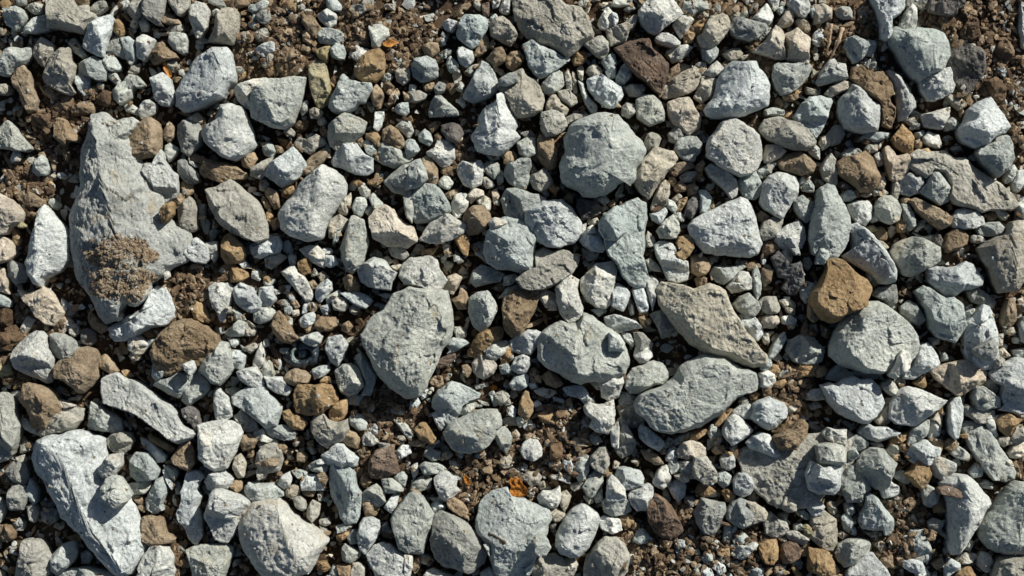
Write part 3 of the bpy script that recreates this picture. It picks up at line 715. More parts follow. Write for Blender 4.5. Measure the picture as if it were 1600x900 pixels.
w+ 14,90 20,84 28,79 34,79 37,84 38,92 42,100 41,110 40,118 36,119 30,116 20,112 12,108 10,100 11,94
s+ 40,81 46,80 55,83 61,88 64,94 58,100 50,102 42,98 39,90
p- 44,72 49,67 54,69 57,72 52,78 48,82 44,78
n 54,74 59,73 62,80 58,83 54,80
w 48,54 51,56 52,62 49,63
d 63,80 68,77 74,80 75,86 70,90 64,88
t- 70,64 74,68 82,76 78,80 72,76 69,70
s- 75,73 82,73 86,76 80,78
w+ 100,54 104,46 110,38 115,37 117,42 115,50 110,56 106,59 101,58
w++ 85,76 94,71 102,66 110,62 114,55 117,48 122,44 130,45 134,52 136,60 136,68 130,74 118,76 108,82 98,86 90,86 86,82
o- 110,80 116,76 122,75 127,78 124,82 116,84
w+ 101,86 106,80 112,84 116,90 112,96 106,98 101,93
g 114,86 120,84 121,88 117,91
x++ 121,88 126,80 134,73 144,69 156,72 164,76 170,82 173,90 170,98 164,104 154,107 144,108 134,114 126,112 122,104 119,96
o+ 149,60 154,56 159,58 163,66 162,72 152,70
o 87,60 92,57 94,60 91,62
o 98,5 104,0 106,5 102,8
n 91,66 95,65 96,69 92,71
w++ 143,12 148,8 154,6 159,10 163,15 163,22 160,26 150,24 144,20
w- 128,34 131,32 132,36 129,38
t 80,12 86,9 92,12 88,17 80,20
w- 156,48 160,45 161,54 157,56
n 92,49 96,48 98,52 94,54
@320,360
o++ 13,10 16,4 20,2 25,6 30,12 32,18 30,23 24,26 17,26 13,20
o+ 12,29 19,25 25,28 33,33 34,36 28,40 20,41 14,37
w+ 0,10 10,9 10,20 7,25 4,20
w 26,25 31,23 35,29 30,30
w++ 35,12 42,7 52,4 58,5 60,12 58,18 50,19 44,22 39,21 36,16
n+ 47,22 52,18 58,18 64,21 58,26 52,30 48,28
w 65,20 71,20 71,26 67,28
o+ 73,24 80,22 83,26 82,33 77,35 73,30
w+ 74,15 82,12 88,12 93,17 94,24 93,29 86,26 80,22
w 94,20 101,20 104,26 98,29 94,27
g+ 110,5 114,-10 118,-2 122,2 128,8 126,15 124,24 118,30 115,34 110,29 107,22 106,14
w++ 119,30 125,25 133,21 141,24 146,31 150,33 146,40 145,47 138,46 128,44 122,40
s 143,12 149,8 155,12 159,19 155,23 146,20
n 139,22 143,20 147,24 144,26
t 147,23 150,22 151,26 148,27
n 146,28 152,26 156,30 150,33
w++ 60,33 66,29 71,28 73,33 78,37 82,43 84,50 83,54 79,55 74,50 69,44 64,38
g- 46,39 51,37 55,39 52,43 47,43
n 88,35 92,32 97,37 91,39
n- 83,33 87,31 88,35 84,36
t+ 81,41 85,39 88,43 84,46
w+ 87,45 91,41 96,38 99,41 99,47 95,51 91,56 87,53
t+ 108,38 113,34 118,37 121,43 120,48 114,49 110,45
g++ 106,49 113,48 120,48 127,51 131,55 126,61 120,60 114,56
g 95,52 104,47 107,50 101,55 96,58
n+ 99,55 104,52 110,54 112,59 109,63 101,62
n 113,60 118,57 121,62 118,66 114,64
n 58,55 64,54 67,58 60,59
t 64,50 68,48 71,52 67,55
t 67,56 71,54 74,59 71,61
t+ 81,58 85,56 88,60 85,64 81,62
r 86,56 90,57 90,60 87,60
w 77,58 82,56 80,64 76,65
g 62,59 68,59 68,65 63,66
n 68,63 73,62 74,66 69,67
w+ 74,70 78,66 84,64 87,68 84,73 78,76 75,74
t+ 86,72 90,68 96,66 102,68 103,74 98,78 90,79 86,76
w 90,60 97,57 98,63 93,66
t 107,74 112,71 115,75 112,80 107,78
t 78,76 83,74 86,77 80,80
t++ 52,74 55,66 58,63 62,67 66,73 69,79 73,84 67,88 59,86 54,80
g 63,67 68,68 68,74 65,73
g+ 38,65 44,60 52,61 55,64 51,70 44,73 39,71
w+ 43,45 53,44 54,50 56,54 50,60 45,58 42,52
w 54,46 58,47 59,49 56,50
w++ 3,45 8,41 20,42 23,46 21,52 20,58 17,64 15,71 12,71 10,64 6,60 4,54
w++ 22,47 27,41 32,43 37,45 40,51 45,56 43,61 36,64 31,62 26,58 23,53
g 18,62 24,61 30,66 32,70 22,70
g+ 15,80 20,76 26,70 31,72 31,82 20,83
n 32,72 36,73 40,78 38,82 32,82
n 16,60 20,60 20,64 17,65
w 18,84 26,85 26,89 22,91
w 46,86 49,85 50,90 46,91
g+ 74,84 82,81 88,79 92,83 90,88 86,91 78,88
w++ 95,84 101,80 108,81 112,84 111,90 108,94 104,100 98,98 94,92
w 136,50 142,49 146,51 142,53
b- 102,-2 106,0 104,8 100,10
n 97,-4 102,-2 100,6 97,5
w 92,14 98,14 100,17 94,19
@640,360
w++ -6,28 -2,24 0,22 8,21 16,20 21,23 24,31 29,39 25,45 16,47 4,44 -4,42 -8,36
p+ 26,43 30,36 36,34 41,37 38,43 34,50 29,47
t 33,54 38,51 40,45 44,48 46,54 45,61 38,61
o+ 34,5 40,3 45,4 47,8 45,20 42,19 38,12
n- 26,11 31,10 33,18 28,21
n+ 34,20 38,17 42,24 38,26
o- 9,15 18,14 22,13 17,20 10,20
s- 48,12 54,9 60,9 60,26 52,18
g+ 47,40 50,32 56,27 66,30 74,34 70,40 60,42 52,44
g 74,36 82,34 85,37 80,42 74,43
g 70,53 76,45 84,43 88,46 82,49 76,52
g++ 46,54 52,49 61,47 65,53 69,61 66,68 63,74 56,80 50,74 46,64
x++ 72,60 74,52 82,48 90,46 102,45 100,56 97,64 93,72 88,80 80,83 75,78 73,70
o++ 50,88 54,80 60,77 68,75 73,76 73,82 70,88 64,92 54,94
n 34,76 40,75 44,79 44,83 37,84
g 30,88 34,84 42,85 46,88 40,92 32,96
w++ 78,87 84,82 92,78 99,78 105,82 104,88 98,92 95,97 86,96 80,94
w++ 114,45 120,38 125,34 128,37 133,39 131,46 133,53 136,60 134,68 128,72 124,73 118,65 115,56
p 101,52 104,46 108,47 114,50 115,62 108,62
n++ 83,38 90,32 98,28 98,16 104,14 112,17 120,15 126,18 132,21 131,28 127,34 120,39 112,43 104,46 94,47 88,45
g++ 60,2 65,-4 74,-10 84,-9 92,-6 98,-1 99,6 98,14 97,22 98,30 96,34 88,33 78,31 68,30 61,25 58,17
w++ 134,38 140,32 145,26 150,26 158,24 162,30 160,42 157,50 158,56 153,61 146,60 138,55 134,46
w+ 134,4 138,0 144,-3 148,2 151,10 153,14 150,17 142,16 136,12 133,8
s 135,14 143,17 148,18 146,22 140,24 136,20
n 136,24 139,23 140,27 137,28
n 139,28 144,24 143,29 140,31
g++ 100,88 104,80 110,74 118,70 124,72 131,72 136,65 144,68 152,74 160,80 164,82 170,94 172,102 168,112 158,116 150,119 140,117 134,120 126,118 118,112 108,108 100,100
w 158,48 161,42 163,42 162,60 158,58
g 152,68 160,66 162,74 160,80 154,76
b+ 142,62 150,60 154,63 148,67
@960,360
g++ -10,2 -2,-2 12,-4 24,0 24,12 22,20 25,28 26,36 24,44 18,44 12,42 6,36 2,28 -4,20 -8,12
n 23,8 26,1 31,6 32,11 28,13 23,12
w++ 31,12 35,9 40,9 46,11 49,14 48,20 52,22 57,24 58,32 57,38 50,41 42,39 39,33 36,26 33,20
o++ 44,24 46,18 50,16 48,10 50,6 56,4 62,7 62,14 58,20 53,25 48,27
t+ 60,20 66,19 72,22 75,28 72,34 66,36 60,33
t+ 63,38 68,35 72,38 71,43 65,44
g++ 75,34 78,28 86,28 94,28 100,26 102,29 96,33 92,38 86,42 80,40
w+ 88,44 93,38 99,32 104,33 107,38 107,46 100,47 92,49
b+ 108,32 111,28 114,34 115,42 114,50 111,54 109,48 108,40
t+ 101,28 107,25 113,26 114,29 106,30
t 115,30 120,27 124,32 122,40 117,44 115,38
w 115,20 118,20 118,27 115,26
t 116,20 117,10 122,8 129,8 130,14 124,18
w+ 126,10 132,-2 134,-6 148,-4 150,4 148,13 138,13 130,11
w+ 131,16 136,14 139,20 138,25 133,24
d++ 122,22 128,16 132,22 134,27 140,26 145,24 148,33 148,42 144,45 142,50 136,50 130,45 134,38 128,36 126,30
g- 148,22 152,21 155,26 151,31 147,28
g 138,14 144,13 145,19 141,19
w 24,38 29,36 34,40 34,46 32,54 30,62 26,50
n+ 24,24 28,22 34,27 36,32 28,31
w+ 0,46 10,46 12,50 10,57 7,63 0,60
w++ 14,46 22,44 25,50 27,58 26,63 20,64 17,56
w+ -4,72 0,68 8,68 16,71 21,76 10,78 0,80 -4,79
t+ 19,68 24,67 28,70 25,76 21,73
o 20,64 26,64 26,67 20,66
s+ 28,66 32,64 38,62 46,74 50,78 44,82 37,84 34,76
l 33,46 37,40 44,41 52,43 62,46 67,44 74,42 82,44 87,47 90,56 93,62 97,70 103,79 110,87 119,97 118,104 108,107 100,104 90,100 80,98 70,96 60,90 50,80 42,70 36,58
g++ 93,58 98,52 105,49 112,56 114,61 110,67 103,66 96,63
w++ 98,66 103,66 110,68 115,74 116,80 112,86 106,84 100,76
n+ 112,57 117,52 126,52 129,60 128,64 120,66 116,63
p+ 114,68 120,66 127,67 129,72 124,76 116,76
w+ 131,68 137,66 142,70 140,74 132,73
n 134,60 141,62 140,66 135,64
n 129,55 134,53 136,58 133,60
w 133,52 137,52 136,56
o 113,62 117,62 117,66 113,67
t+ 146,78 150,69 151,78 150,88 146,84
t+ 151,78 156,76 156,84 153,87
n 116,80 120,80 121,87 118,89 116,85
g+ 124,90 128,84 133,80 134,86 130,93 125,94
n 136,74 141,73 140,77 137,77
b- 145,44 150,40 157,42 156,54 150,57 146,52
w 5,80 12,80 16,88 14,91 8,86
g -4,80 4,82 8,88 8,94 -4,94
s 15,80 22,80 30,88 28,94 18,94
t- 152,58 158,60 160,68 156,72 152,68
@1280,360
g+ -8,-6 20,-2 22,6 20,13 12,12 4,14 0,12 -6,8
g 0,14 7,14 13,15 8,20 4,26 -2,26
o+++ -6,48 0,40 5,30 6,22 10,21 18,23 24,29 30,35 36,38 40,44 39,48 36,54 36,58 30,62 22,66 16,70 8,72 2,70 -4,64 -8,56
w++ 25,2 30,-4 35,-2 42,4 47,10 52,16 57,24 60,31 59,40 52,42 46,41 40,34 32,29 22,24 18,20 26,18
g++ 56,17 60,11 66,7 73,5 80,6 88,10 94,13 95,20 94,24 88,28 80,32 72,36 66,35 62,28
g 74,2 80,6 87,3 87,10 80,8
d 88,4 94,3 98,10 98,14 90,11
t++ 99,4 106,-2 112,0 116,4 115,11 108,15 100,17 97,12
w 119,4 126,4 130,8 124,10 120,9
g- 120,-4 140,-4 138,2 130,6 124,2
n++ 124,14 130,10 138,6 145,2 150,-6 160,-8 168,0 168,30 162,36 156,46 148,48 140,48 136,40 132,30 128,24
w++ 85,30 92,28 100,29 108,28 114,24 120,27 124,33 128,37 127,43 120,46 112,47 106,51 99,52 92,46 86,40
b++ 76,48 82,43 88,46 94,50 99,53 105,52 112,58 113,66 115,74 110,82 106,88 98,85 91,83 86,76 84,64 80,56
w++ 115,72 120,68 124,62 128,58 133,60 136,66 137,74 139,80 139,90 140,98 134,108 126,108 118,104 114,94 114,82
g 114,64 120,61 124,62 118,70 115,69
s+ 116,48 124,45 132,50 138,56 136,60 128,59 120,56
t++ 143,72 145,62 148,54 152,54 154,62 154,70 150,75 145,76
n 145,77 152,76 154,80 150,82 146,80
g+ 156,74 160,68 166,70 166,90 158,86
s+ 41,50 46,45 54,43 60,42 61,50 61,56 56,59 51,56
g+ 64,60 70,55 76,58 80,64 83,70 78,74 70,72 65,66
g+++ 8,90 12,80 18,70 28,60 36,56 46,55 54,59 62,66 70,74 76,82 78,90 76,96 70,104 60,108 48,112 36,112 24,108 14,104 8,98
w 37,34 40,33 42,38 39,40
n 41,38 46,37 47,42 43,44
n 86,84 93,84 94,88 88,90
t 1,74 5,76 6,84 2,82
n 156,58 162,57 162,62 158,64
n 139,82 144,81 143,90 139,90
n 45,8 50,9 54,13 51,15 47,11
w 152,84 156,84 156,88 153,88
@0,0,1
w+++ 54,708 60,690 72,682 88,678 124,675 152,680 166,686 168,710 176,735 190,755 204,775 212,790 218,804 222,818 228,832 230,852 220,880 208,896 196,898 180,894 164,880 144,860 124,836 104,820 94,808 86,786 72,760 56,736 51,720
g++++ 614,460 640,449 668,451 700,455 706,484 709,508 702,536 692,546 684,562 674,582 666,604 654,620 636,621 610,606 594,588 580,568 569,542 562,522 580,496 600,484
@0,540
t++ 43,17 48,11 56,10 60,6 62,2 68,1 74,3 77,8 76,18 77,24 72,31 67,36 61,37 56,32 50,28 43,25
t++ 15,42 18,30 23,29 30,31 38,33 43,37 46,43 50,48 44,55 38,62 36,66 30,66 25,62 22,52
t+ 77,10 82,7 86,10 90,16 92,20 86,22 82,19 77,17
p 45,42 52,44 58,47 50,49 46,46
n+ 47,44 56,48 65,50 64,58 58,65 50,68 40,69 32,71 30,68 38,60 44,52
g- 18,56 24,60 28,66 34,68 30,70 20,66 17,62
w+++ 80,27 84,24 92,22 98,26 106,28 112,30 119,36 126,42 132,46 138,51 140,56 144,62 150,65 154,68 150,72 143,75 138,76 132,73 126,68 120,64 114,60 108,55 100,52 90,49 81,45 79,36
g+ 71,44 76,46 82,50 90,54 94,58 95,66 90,68 82,67 74,66 69,63 70,52
g++ -6,38 2,37 9,41 12,50 15,62 14,74 10,84 6,89 -4,92 -10,60
n+ 84,73 88,69 95,67 102,69 104,75 101,81 95,86 88,82 84,78
w 80,92 84,86 92,87 96,92 90,98 82,98
w- 110,72 115,74 121,78 126,82 130,86 128,90 122,91 118,84 112,78
g 103,84 110,82 118,86 120,96 114,106 104,106 100,98 101,90
o 116,70 122,72 130,76 136,80 134,83 126,80 118,75
t+ 138,82 142,77 148,75 151,82 152,92 148,98 142,96 136,92 134,88
g+ 119,20 120,13 126,14 129,18 127,24 122,27 119,24
g+ 120,31 124,26 132,25 140,21 146,22 147,28 145,36 140,41 132,38 126,34
g+ 148,24 155,20 159,26 160,34 154,42 147,47 142,42 146,34
w+ 143,15 150,12 152,18 149,23 144,19
n 101,8 105,6 110,7 109,11 104,12
d 142,50 148,47 153,50 156,58 158,64 154,68 148,60 143,56
o- 95,20 99,19 104,24 98,25
y -2,8 5,10 8,14 10,22 8,28 2,26 -2,20
r 0,15 6,13 9,18 4,22 0,20
n 12,88 17,86 20,90 14,92
w+ 155,70 160,65 166,72 166,84 160,92 155,88
@320,540
g++ -5,20 0,8 8,2 12,-3 18,-2 21,8 22,18 17,26 12,31 5,29 0,23
w 21,4 26,4 32,8 30,16 28,20 22,16
n 30,2 38,-2 42,1 36,6
w++ 38,12 41,4 44,-2 47,6 46,14 42,18 38,17
w+ 25,21 32,18 40,17 44,22 46,30 42,34 34,31 28,27
g+ 44,20 48,10 52,14 54,22 52,26 46,24
w+++ 46,24 54,25 60,25 64,30 68,34 64,39 56,37 50,33
g+++ 21,40 28,35 38,32 47,32 50,38 56,43 60,48 58,56 56,62 48,65 40,58 30,50 22,46
n- 16,35 22,32 27,34 22,40
w -4,24 2,27 4,34 0,38 -4,38
w++ 7,38 9,33 13,36 18,40 21,48 21,55 15,60 9,58 7,50
w- 23,56 29,50 34,55 40,60 42,65 34,68 28,65
w++ -6,62 4,60 14,58 22,59 28,62 30,68 27,76 24,84 20,90 18,96 8,98 0,94 -4,80
t+ 28,70 36,69 41,74 38,80 30,82 27,76
w 38,68 46,65 48,71 54,73 50,76 42,74
g++ 47,66 52,63 60,62 66,63 71,68 70,73 62,74 52,71
n 53,72 57,74 58,78 54,77
n++ 41,84 46,78 54,76 60,82 61,90 58,98 44,100 40,92
t 56,78 61,76 64,80 60,84 57,82
n 41,76 46,75 48,79 43,80
w 23,88 28,84 31,90 30,96 22,96
t++ 62,25 66,20 71,18 78,20 83,24 80,29 70,31 64,29
g 84,19 90,16 96,15 98,19 93,24 86,26
o+ 90,27 93,24 98,25 96,30 91,30
o+++ 70,36 73,31 84,31 90,30 98,31 102,36 104,42 98,48 93,51 90,54 80,54 72,52 70,46
o++ 97,52 100,46 106,43 111,42 111,52 108,57 102,60 98,57
o+ 61,52 66,50 70,54 75,55 80,60 76,66 68,65 62,58
n++ 83,60 86,56 90,50 96,58 104,60 111,57 112,66 108,74 100,76 96,80 88,74 84,68
g++ 102,20 108,15 114,14 120,17 123,24 125,31 119,37 112,39 106,36 103,28
g 117,10 122,6 128,14 134,24 130,38 122,38 125,30 122,20
w++ 94,2 96,-6 106,-8 112,0 108,10 104,16 98,12
s 109,41 118,38 128,40 128,45 122,47 113,46
t++ 108,68 113,66 118,68 121,74 119,80 113,79 108,75
w++ 91,86 97,82 102,76 108,77 114,83 120,88 118,94 106,96 96,93
g+ 113,56 117,53 122,54 127,60 126,66 120,66 114,62
w 124,53 129,51 131,56 128,61 125,58
w 127,62 132,60 138,66 136,71 130,69
w+ 123,72 127,66 132,70 136,75 132,78 124,78
t 120,82 126,79 129,84 124,88 121,86
g 139,70 142,66 147,73 144,76 140,74
s 148,70 152,69 156,74 154,78 149,76
g+ 149,60 151,57 158,62 163,70 162,76 156,70
t- 134,60 142,56 142,62 136,63
b 145,49 151,46 157,52 152,54 146,53
w 148,84 154,78 160,78 161,84 152,89
t+ 131,90 138,82 144,80 150,87 152,94 140,96
t 72,84 76,83 80,87 78,91 72,90
n 136,76 144,77 144,81 137,80
w 87,90 93,88 95,92 88,93
n 80,80 84,79 87,83 84,85
t 80,76 84,74 85,79 81,79
d 88,78 96,76 98,82 90,84
t 34,82 38,82 38,87 34,87
@640,540
g+++ 18,42 22,36 28,31 33,28 40,30 46,33 55,38 54,41 48,43 42,47 40,51 36,58 31,63 26,60 22,52 18,48
g+++ 27,68 30,62 38,57 46,54 52,51 60,50 68,50 71,54 72,62 68,66 66,72 62,78 56,82 48,84 40,84 33,80 29,74
g++ 66,68 70,64 75,64 80,70 79,78 75,84 71,80 67,73
g 40,52 44,46 50,43 51,48 46,54 40,54
w 18,54 22,51 26,56 28,62 24,66 20,60
o++ 4,66 8,61 12,60 16,65 20,72 22,76 16,77 8,73
t 0,74 8,73 12,76 8,79 0,78
t 16,27 20,24 25,24 26,30 22,33 16,30
g 9,38 14,33 17,34 14,40 10,42
w 1,42 6,41 8,45 4,51 0,50
n 12,80 16,77 20,78 18,81
b+ 12,82 16,80 24,83 23,89 17,90 12,86
n+ 25,84 30,82 34,85 30,89 25,88
w 37,84 43,84 41,88 38,88
t 43,86 48,83 50,89 45,91
g 50,86 56,82 60,84 58,88 52,88
p+++ 49,14 52,9 57,6 62,8 66,12 68,16 65,22 58,26 53,24 50,20
o++ 46,4 50,0 58,-6 66,-6 62,2 56,8 50,9 46,8
o+ 71,10 75,2 80,0 81,8 77,14 72,14
t 41,16 45,15 49,19 45,25 42,22
r 20,13 28,8 35,4 36,10 30,16 22,18
g 60,0 68,-3 76,-4 78,2 72,8 66,12 60,8
w++ 79,18 82,10 88,7 94,9 94,16 91,21 85,22
g++ 78,30 82,24 90,22 93,24 92,32 86,35 80,34
b 70,16 76,14 80,18 78,22 72,22
t+ 93,20 97,17 102,21 98,25 94,24
t 94,24 103,24 102,29 95,29
t+ 103,24 109,20 114,22 118,27 120,30 114,33 107,30
w 93,30 98,29 100,33 95,34
p+ 97,35 104,33 113,35 113,38 108,41 100,38
n+ 66,38 74,35 78,40 74,45 70,46 67,42
g 62,38 66,36 69,46 66,47
n 74,44 78,42 79,46 75,47
g 50,45 57,45 56,48 51,48
n 54,43 62,45 61,47 56,46
g 51,31 57,30 57,33 52,34
o++ 90,36 93,36 94,42 97,46 96,52 91,60 88,56 85,53 86,44
w+ 76,50 80,47 83,50 82,56 77,54
g+ 84,56 88,56 91,60 86,64 84,60
w 93,62 97,61 98,64 94,65
w 96,45 100,43 103,46 98,48
n- 100,48 110,46 120,48 122,50 110,50 100,51
o++ 100,54 106,51 112,52 114,58 112,61 104,60
t++ 113,53 118,49 123,50 122,55 116,57
t 114,60 120,56 122,60 118,65 114,63
w+ 117,70 120,64 124,65 121,72
g 112,40 120,42 120,45 113,43
t 122,43 126,41 127,46 123,47
n 126,39 128,52 124,50
b 106,75 111,72 114,75 109,79 106,78
n 90,70 96,69 101,73 94,72
p 79,70 83,66 86,70 84,74 80,74
w++ 86,82 89,76 94,73 100,74 103,80 103,86 97,90 90,88
w++ 120,33 126,32 134,31 138,34 140,39 144,43 142,48 138,47 132,41 124,39
w++ 148,28 152,24 164,22 164,40 156,43 150,40
n 140,28 148,26 150,34 146,34
w++ 136,48 140,44 146,46 152,46 159,42 160,50 160,60 155,69 146,67 140,63 143,58 138,54
g+ 135,58 140,55 143,60 138,67 134,66
g 132,67 139,66 140,72 132,72
n 140,70 146,68 150,74 146,78 141,75
n++ 142,86 148,80 153,78 155,84 156,92 152,100 144,96 141,92
g++ 129,88 134,85 140,88 138,93 130,93
n 126,76 134,72 139,73 138,78 130,80
w+ 157,66 163,60 164,68 163,80 158,78
n 72,88 76,84 80,88 81,94 74,96 70,92
k 110,78 118,76 120,82 116,92 110,88
n 120,88 124,86 124,94 120,94
@960,540
p+ -4,22 7,22 7,30 3,36 -1,40 -4,40
g++ 10,24 14,18 22,15 30,12 37,14 41,20 42,25 38,30 31,31 25,34 18,38 12,37 9,32
w+ 15,8 17,1 20,-4 28,2 30,8 25,13 20,14
g- 4,44 6,36 14,38 18,40 14,46 4,48
s- 2,48 8,44 16,40 18,50 24,58 22,62 14,64 6,58
g+++ 16,46 20,39 28,35 36,32 42,28 48,24 50,18 58,12 70,7 84,8 96,16 104,18 110,22 113,30 110,36 102,39 96,42 90,46 84,52 76,58 68,63 56,67 44,69 34,66 28,62 24,56 18,52
s++ -2,64 6,55 9,60 13,68 17,76 14,83 6,88 2,84 -2,76
w++ 19,66 21,62 26,64 32,69 38,74 39,78 34,82 26,78 20,72
g 38,78 42,72 46,74 44,80
g+ 46,75 50,71 58,68 60,70 54,75 48,78
o+ 58,74 60,68 68,65 72,66 70,70 64,74
o+ 78,62 82,56 88,50 92,50 88,56 83,62
g+ 73,68 76,62 80,63 80,71 76,74
g 80,68 82,65 84,70 83,76 80,73
w+++ 85,64 88,58 93,54 98,56 104,62 108,66 105,70 98,75 92,78 88,74 85,70
w+ 92,52 98,47 106,46 108,52 106,58 100,57 94,55
n 97,44 100,40 104,42 104,46 99,46
o 106,38 110,36 113,38 111,42 107,42
w+++ 108,50 108,46 112,43 118,41 121,40 126,43 132,45 135,49 134,56 130,60 126,64 120,66 116,64 110,60 106,56
w+ 116,33 120,32 122,37 119,39 116,36
w++ 113,22 119,19 125,23 126,29 121,33 114,32
g++ 114,18 118,8 123,13 122,17 117,20
g+ 120,9 124,0 130,-8 133,-6 130,2 124,10 121,11
n+ 124,10 128,6 131,10 128,13
o 118,18 124,15 130,15 130,22 126,25
g++ 128,14 134,17 137,20 136,26 130,26 128,24 130,18
b++ 134,4 136,-4 146,-8 156,-6 164,4 162,12 158,15 148,15 140,12
o++ 138,18 146,15 156,15 166,18 164,24 152,24 142,26
w 135,28 138,25 141,28 140,32 136,31
w 146,28 150,26 152,30 148,33
w+ 148,38 156,34 162,34 164,42 156,43 150,42
n 135,46 143,45 143,50 139,53 135,51
d 136,40 142,38 145,42 140,45 136,44
n+ 152,46 158,44 162,48 154,50
x+++ 126,66 132,60 138,52 143,55 142,60 136,66 130,69 123,67
x+++ 125,72 132,68 138,65 144,60 148,58 151,62 150,70 146,76 142,81 134,81 128,81
w+++ 103,76 108,71 115,68 121,70 124,76 128,82 130,86 124,87 114,83 106,80
p+++ 49,82 53,76 60,74 66,76 71,80 71,86 66,89 56,89 50,87
w++ 40,88 44,78 48,80 50,88 46,90 41,90
w++ 83,88 87,84 92,84 94,88 94,94 90,97 84,95
t 21,82 28,82 34,86 38,92 32,93 24,88
t 76,82 80,78 85,78 86,83 80,85
n 78,75 81,73 82,78 79,79
n 35,82 40,80 41,84 37,85
n 49,91 58,89 70,88 75,91 74,98 66,104 56,104 50,98
g 90,80 95,78 97,82 93,86
n 95,83 120,75 150,70 182,66 192,74 186,90 170,110 155,126 138,130 120,122 102,105
@1280,540
w+++ 1,31 8,29 14,30 20,26 26,24 32,26 40,26 46,32 48,38 50,44 48,50 44,56 38,60 33,61 24,57 16,54 10,48 6,42
g- 9,20 16,14 24,20 36,22 44,14 50,14 46,20 44,26 34,26 26,24 16,28 6,26
w+++ 55,22 59,16 62,8 65,4 70,6 72,12 70,18 64,22 60,26 56,24
w+++ 73,16 75,6 78,0 84,-2 88,2 91,8 93,14 88,18 80,22 74,26 66,25 67,20
g++ 48,30 52,28 55,26 59,30 62,35 60,38 56,39 50,34
n+ 60,28 63,24 67,27 67,31 62,32
o+ 73,29 79,24 82,22 84,30 82,33 76,31
w+++ 56,46 60,38 64,34 69,32 78,34 86,37 92,40 100,43 96,47 90,52 84,56 79,60 74,63 68,62 60,61 55,56
p+++ 87,20 94,16 104,13 112,11 120,12 128,12 130,20 130,28 124,32 118,34 114,38 108,40 104,36 98,31 92,26
w+++ 132,22 138,16 146,13 152,10 162,10 170,20 170,44 164,52 156,54 148,52 140,50 144,46 141,40 142,32 136,28
n++ 127,30 132,25 138,28 140,34 138,38 134,36
g++ 120,40 122,33 128,32 134,36 140,40 142,48 134,49 128,51 122,50
n+ 112,48 116,46 122,50 130,50 136,50 137,56 132,60 124,61 118,56 113,54
w++ 128,58 134,54 138,62 139,70 137,72 132,66
o+ 138,58 142,54 148,53 152,56 158,58 152,64 150,70 146,70 141,66
n 140,72 148,71 150,76 144,79 140,76
n+ 150,72 154,66 160,65 162,72 158,76 152,76
p+ 148,84 152,78 158,75 162,78 162,86 154,88 149,87
w+++ 102,46 106,42 110,41 112,47 112,54 110,64 108,72 106,73 102,68 101,60
g+++ 111,64 115,59 121,60 128,63 134,68 138,74 141,80 143,90 146,98 142,102 134,102 128,96 126,86 118,80 114,72
s++ 126,0 136,-6 139,4 138,8 134,12 126,10 120,4
n+ 135,10 140,8 145,11 144,16 137,18
n 140,4 144,2 149,8 142,10
g 152,4 160,2 162,8 154,10
n+ 47,56 50,50 53,47 55,50 54,56 56,58 52,62 46,61 44,58
w+++ 31,68 35,63 39,61 44,64 52,63 58,66 63,68 60,70 52,73 46,75 38,73 33,71
w+++ 2,69 7,64 14,66 21,65 21,72 20,78 15,77 8,75
g+ 69,76 72,66 76,62 82,60 86,58 86,64 84,70 79,74 72,77
w++ 86,72 87,60 91,58 95,62 94,70 91,72
n 87,58 94,50 96,56 95,64 90,58
o 92,50 96,48 97,55 93,54
o++ 56,76 58,70 64,69 70,68 70,72 64,76
n+ 53,82 56,77 61,78 62,83 57,86
t 63,78 68,76 70,80 66,83 62,82
t++ 86,73 90,72 96,74 98,78 92,80 87,77
t++ 98,76 102,73 107,74 108,79 103,82 98,80
w++ 68,84 72,78 78,75 84,74 88,78 95,80 94,86 90,92 84,94 74,92 69,88
g+ 103,84 108,78 114,82 119,86 116,90 108,88
g+ -2,78 8,76 18,78 21,84 20,92 8,98 0,98
g 22,82 28,80 31,86 26,90 23,88
g++ 30,90 34,84 40,80 50,81 54,86 60,92 58,100 54,110 44,112 34,104 30,96
g- 24,72 30,70 38,75 38,79 32,82 26,80
n 40,76 48,76 50,79 44,80
t- 57,86 62,84 64,90 58,90
n 51,42 57,40 58,44 53,46
o- 111,70 116,69 116,73 112,72
n 130,38 134,42 130,44 126,42
g 96,6 100,7 101,11 96,12
t -2,18 4,16 5,22 0,25 -2,24
@0,720
g+++ 79,22 82,15 88,12 94,13 97,18 100,23 103,27 100,31 95,35 90,37 84,34 80,28
s++ 4,8 8,3 14,-2 20,2 22,12 20,18 14,19 8,14
s+ 6,24 12,18 20,20 22,28 18,38 8,38 6,32
g -4,28 0,30 4,36 3,42 0,48 -4,48
t++ 0,51 4,50 9,51 12,56 11,61 6,63 2,62 -2,56
w++ 77,8 80,2 84,-4 94,-5 94,4 90,10 86,13 80,13
g+++ 101,0 106,-6 116,-6 120,0 124,8 122,14 116,16 108,17 102,12
g+ 100,18 108,17 118,16 117,22 112,26 103,26
g++ 114,30 118,22 122,15 127,13 130,20 130,26 126,34 128,38 120,41 115,38
w 127,8 130,7 134,14 136,18 134,22 130,17
g+ 128,4 138,6 139,10 136,15 132,12
t++ 112,44 118,43 127,45 129,52 130,57 134,58 137,61 134,64 126,65 119,67 112,63 109,57 110,50
t+ 102,28 108,26 112,30 112,35 107,33
t 106,36 110,34 115,37 112,40
p++ 80,90 78,100 70,98 66,92
w++ 107,96 108,84 112,74 118,66 126,66 131,68 136,75 135,82 137,86 134,96 120,104 106,104
w+++ 146,10 150,8 156,9 160,13 156,18 154,24 158,28 155,36 157,44 158,50 158,58 154,65 150,64 146,58 144,50 139,46 138,40 142,30 143,20
g++ 145,70 150,68 156,66 162,68 160,90 156,90 152,84 148,76
t+ 134,0 138,-6 150,-4 151,2 148,5 140,4
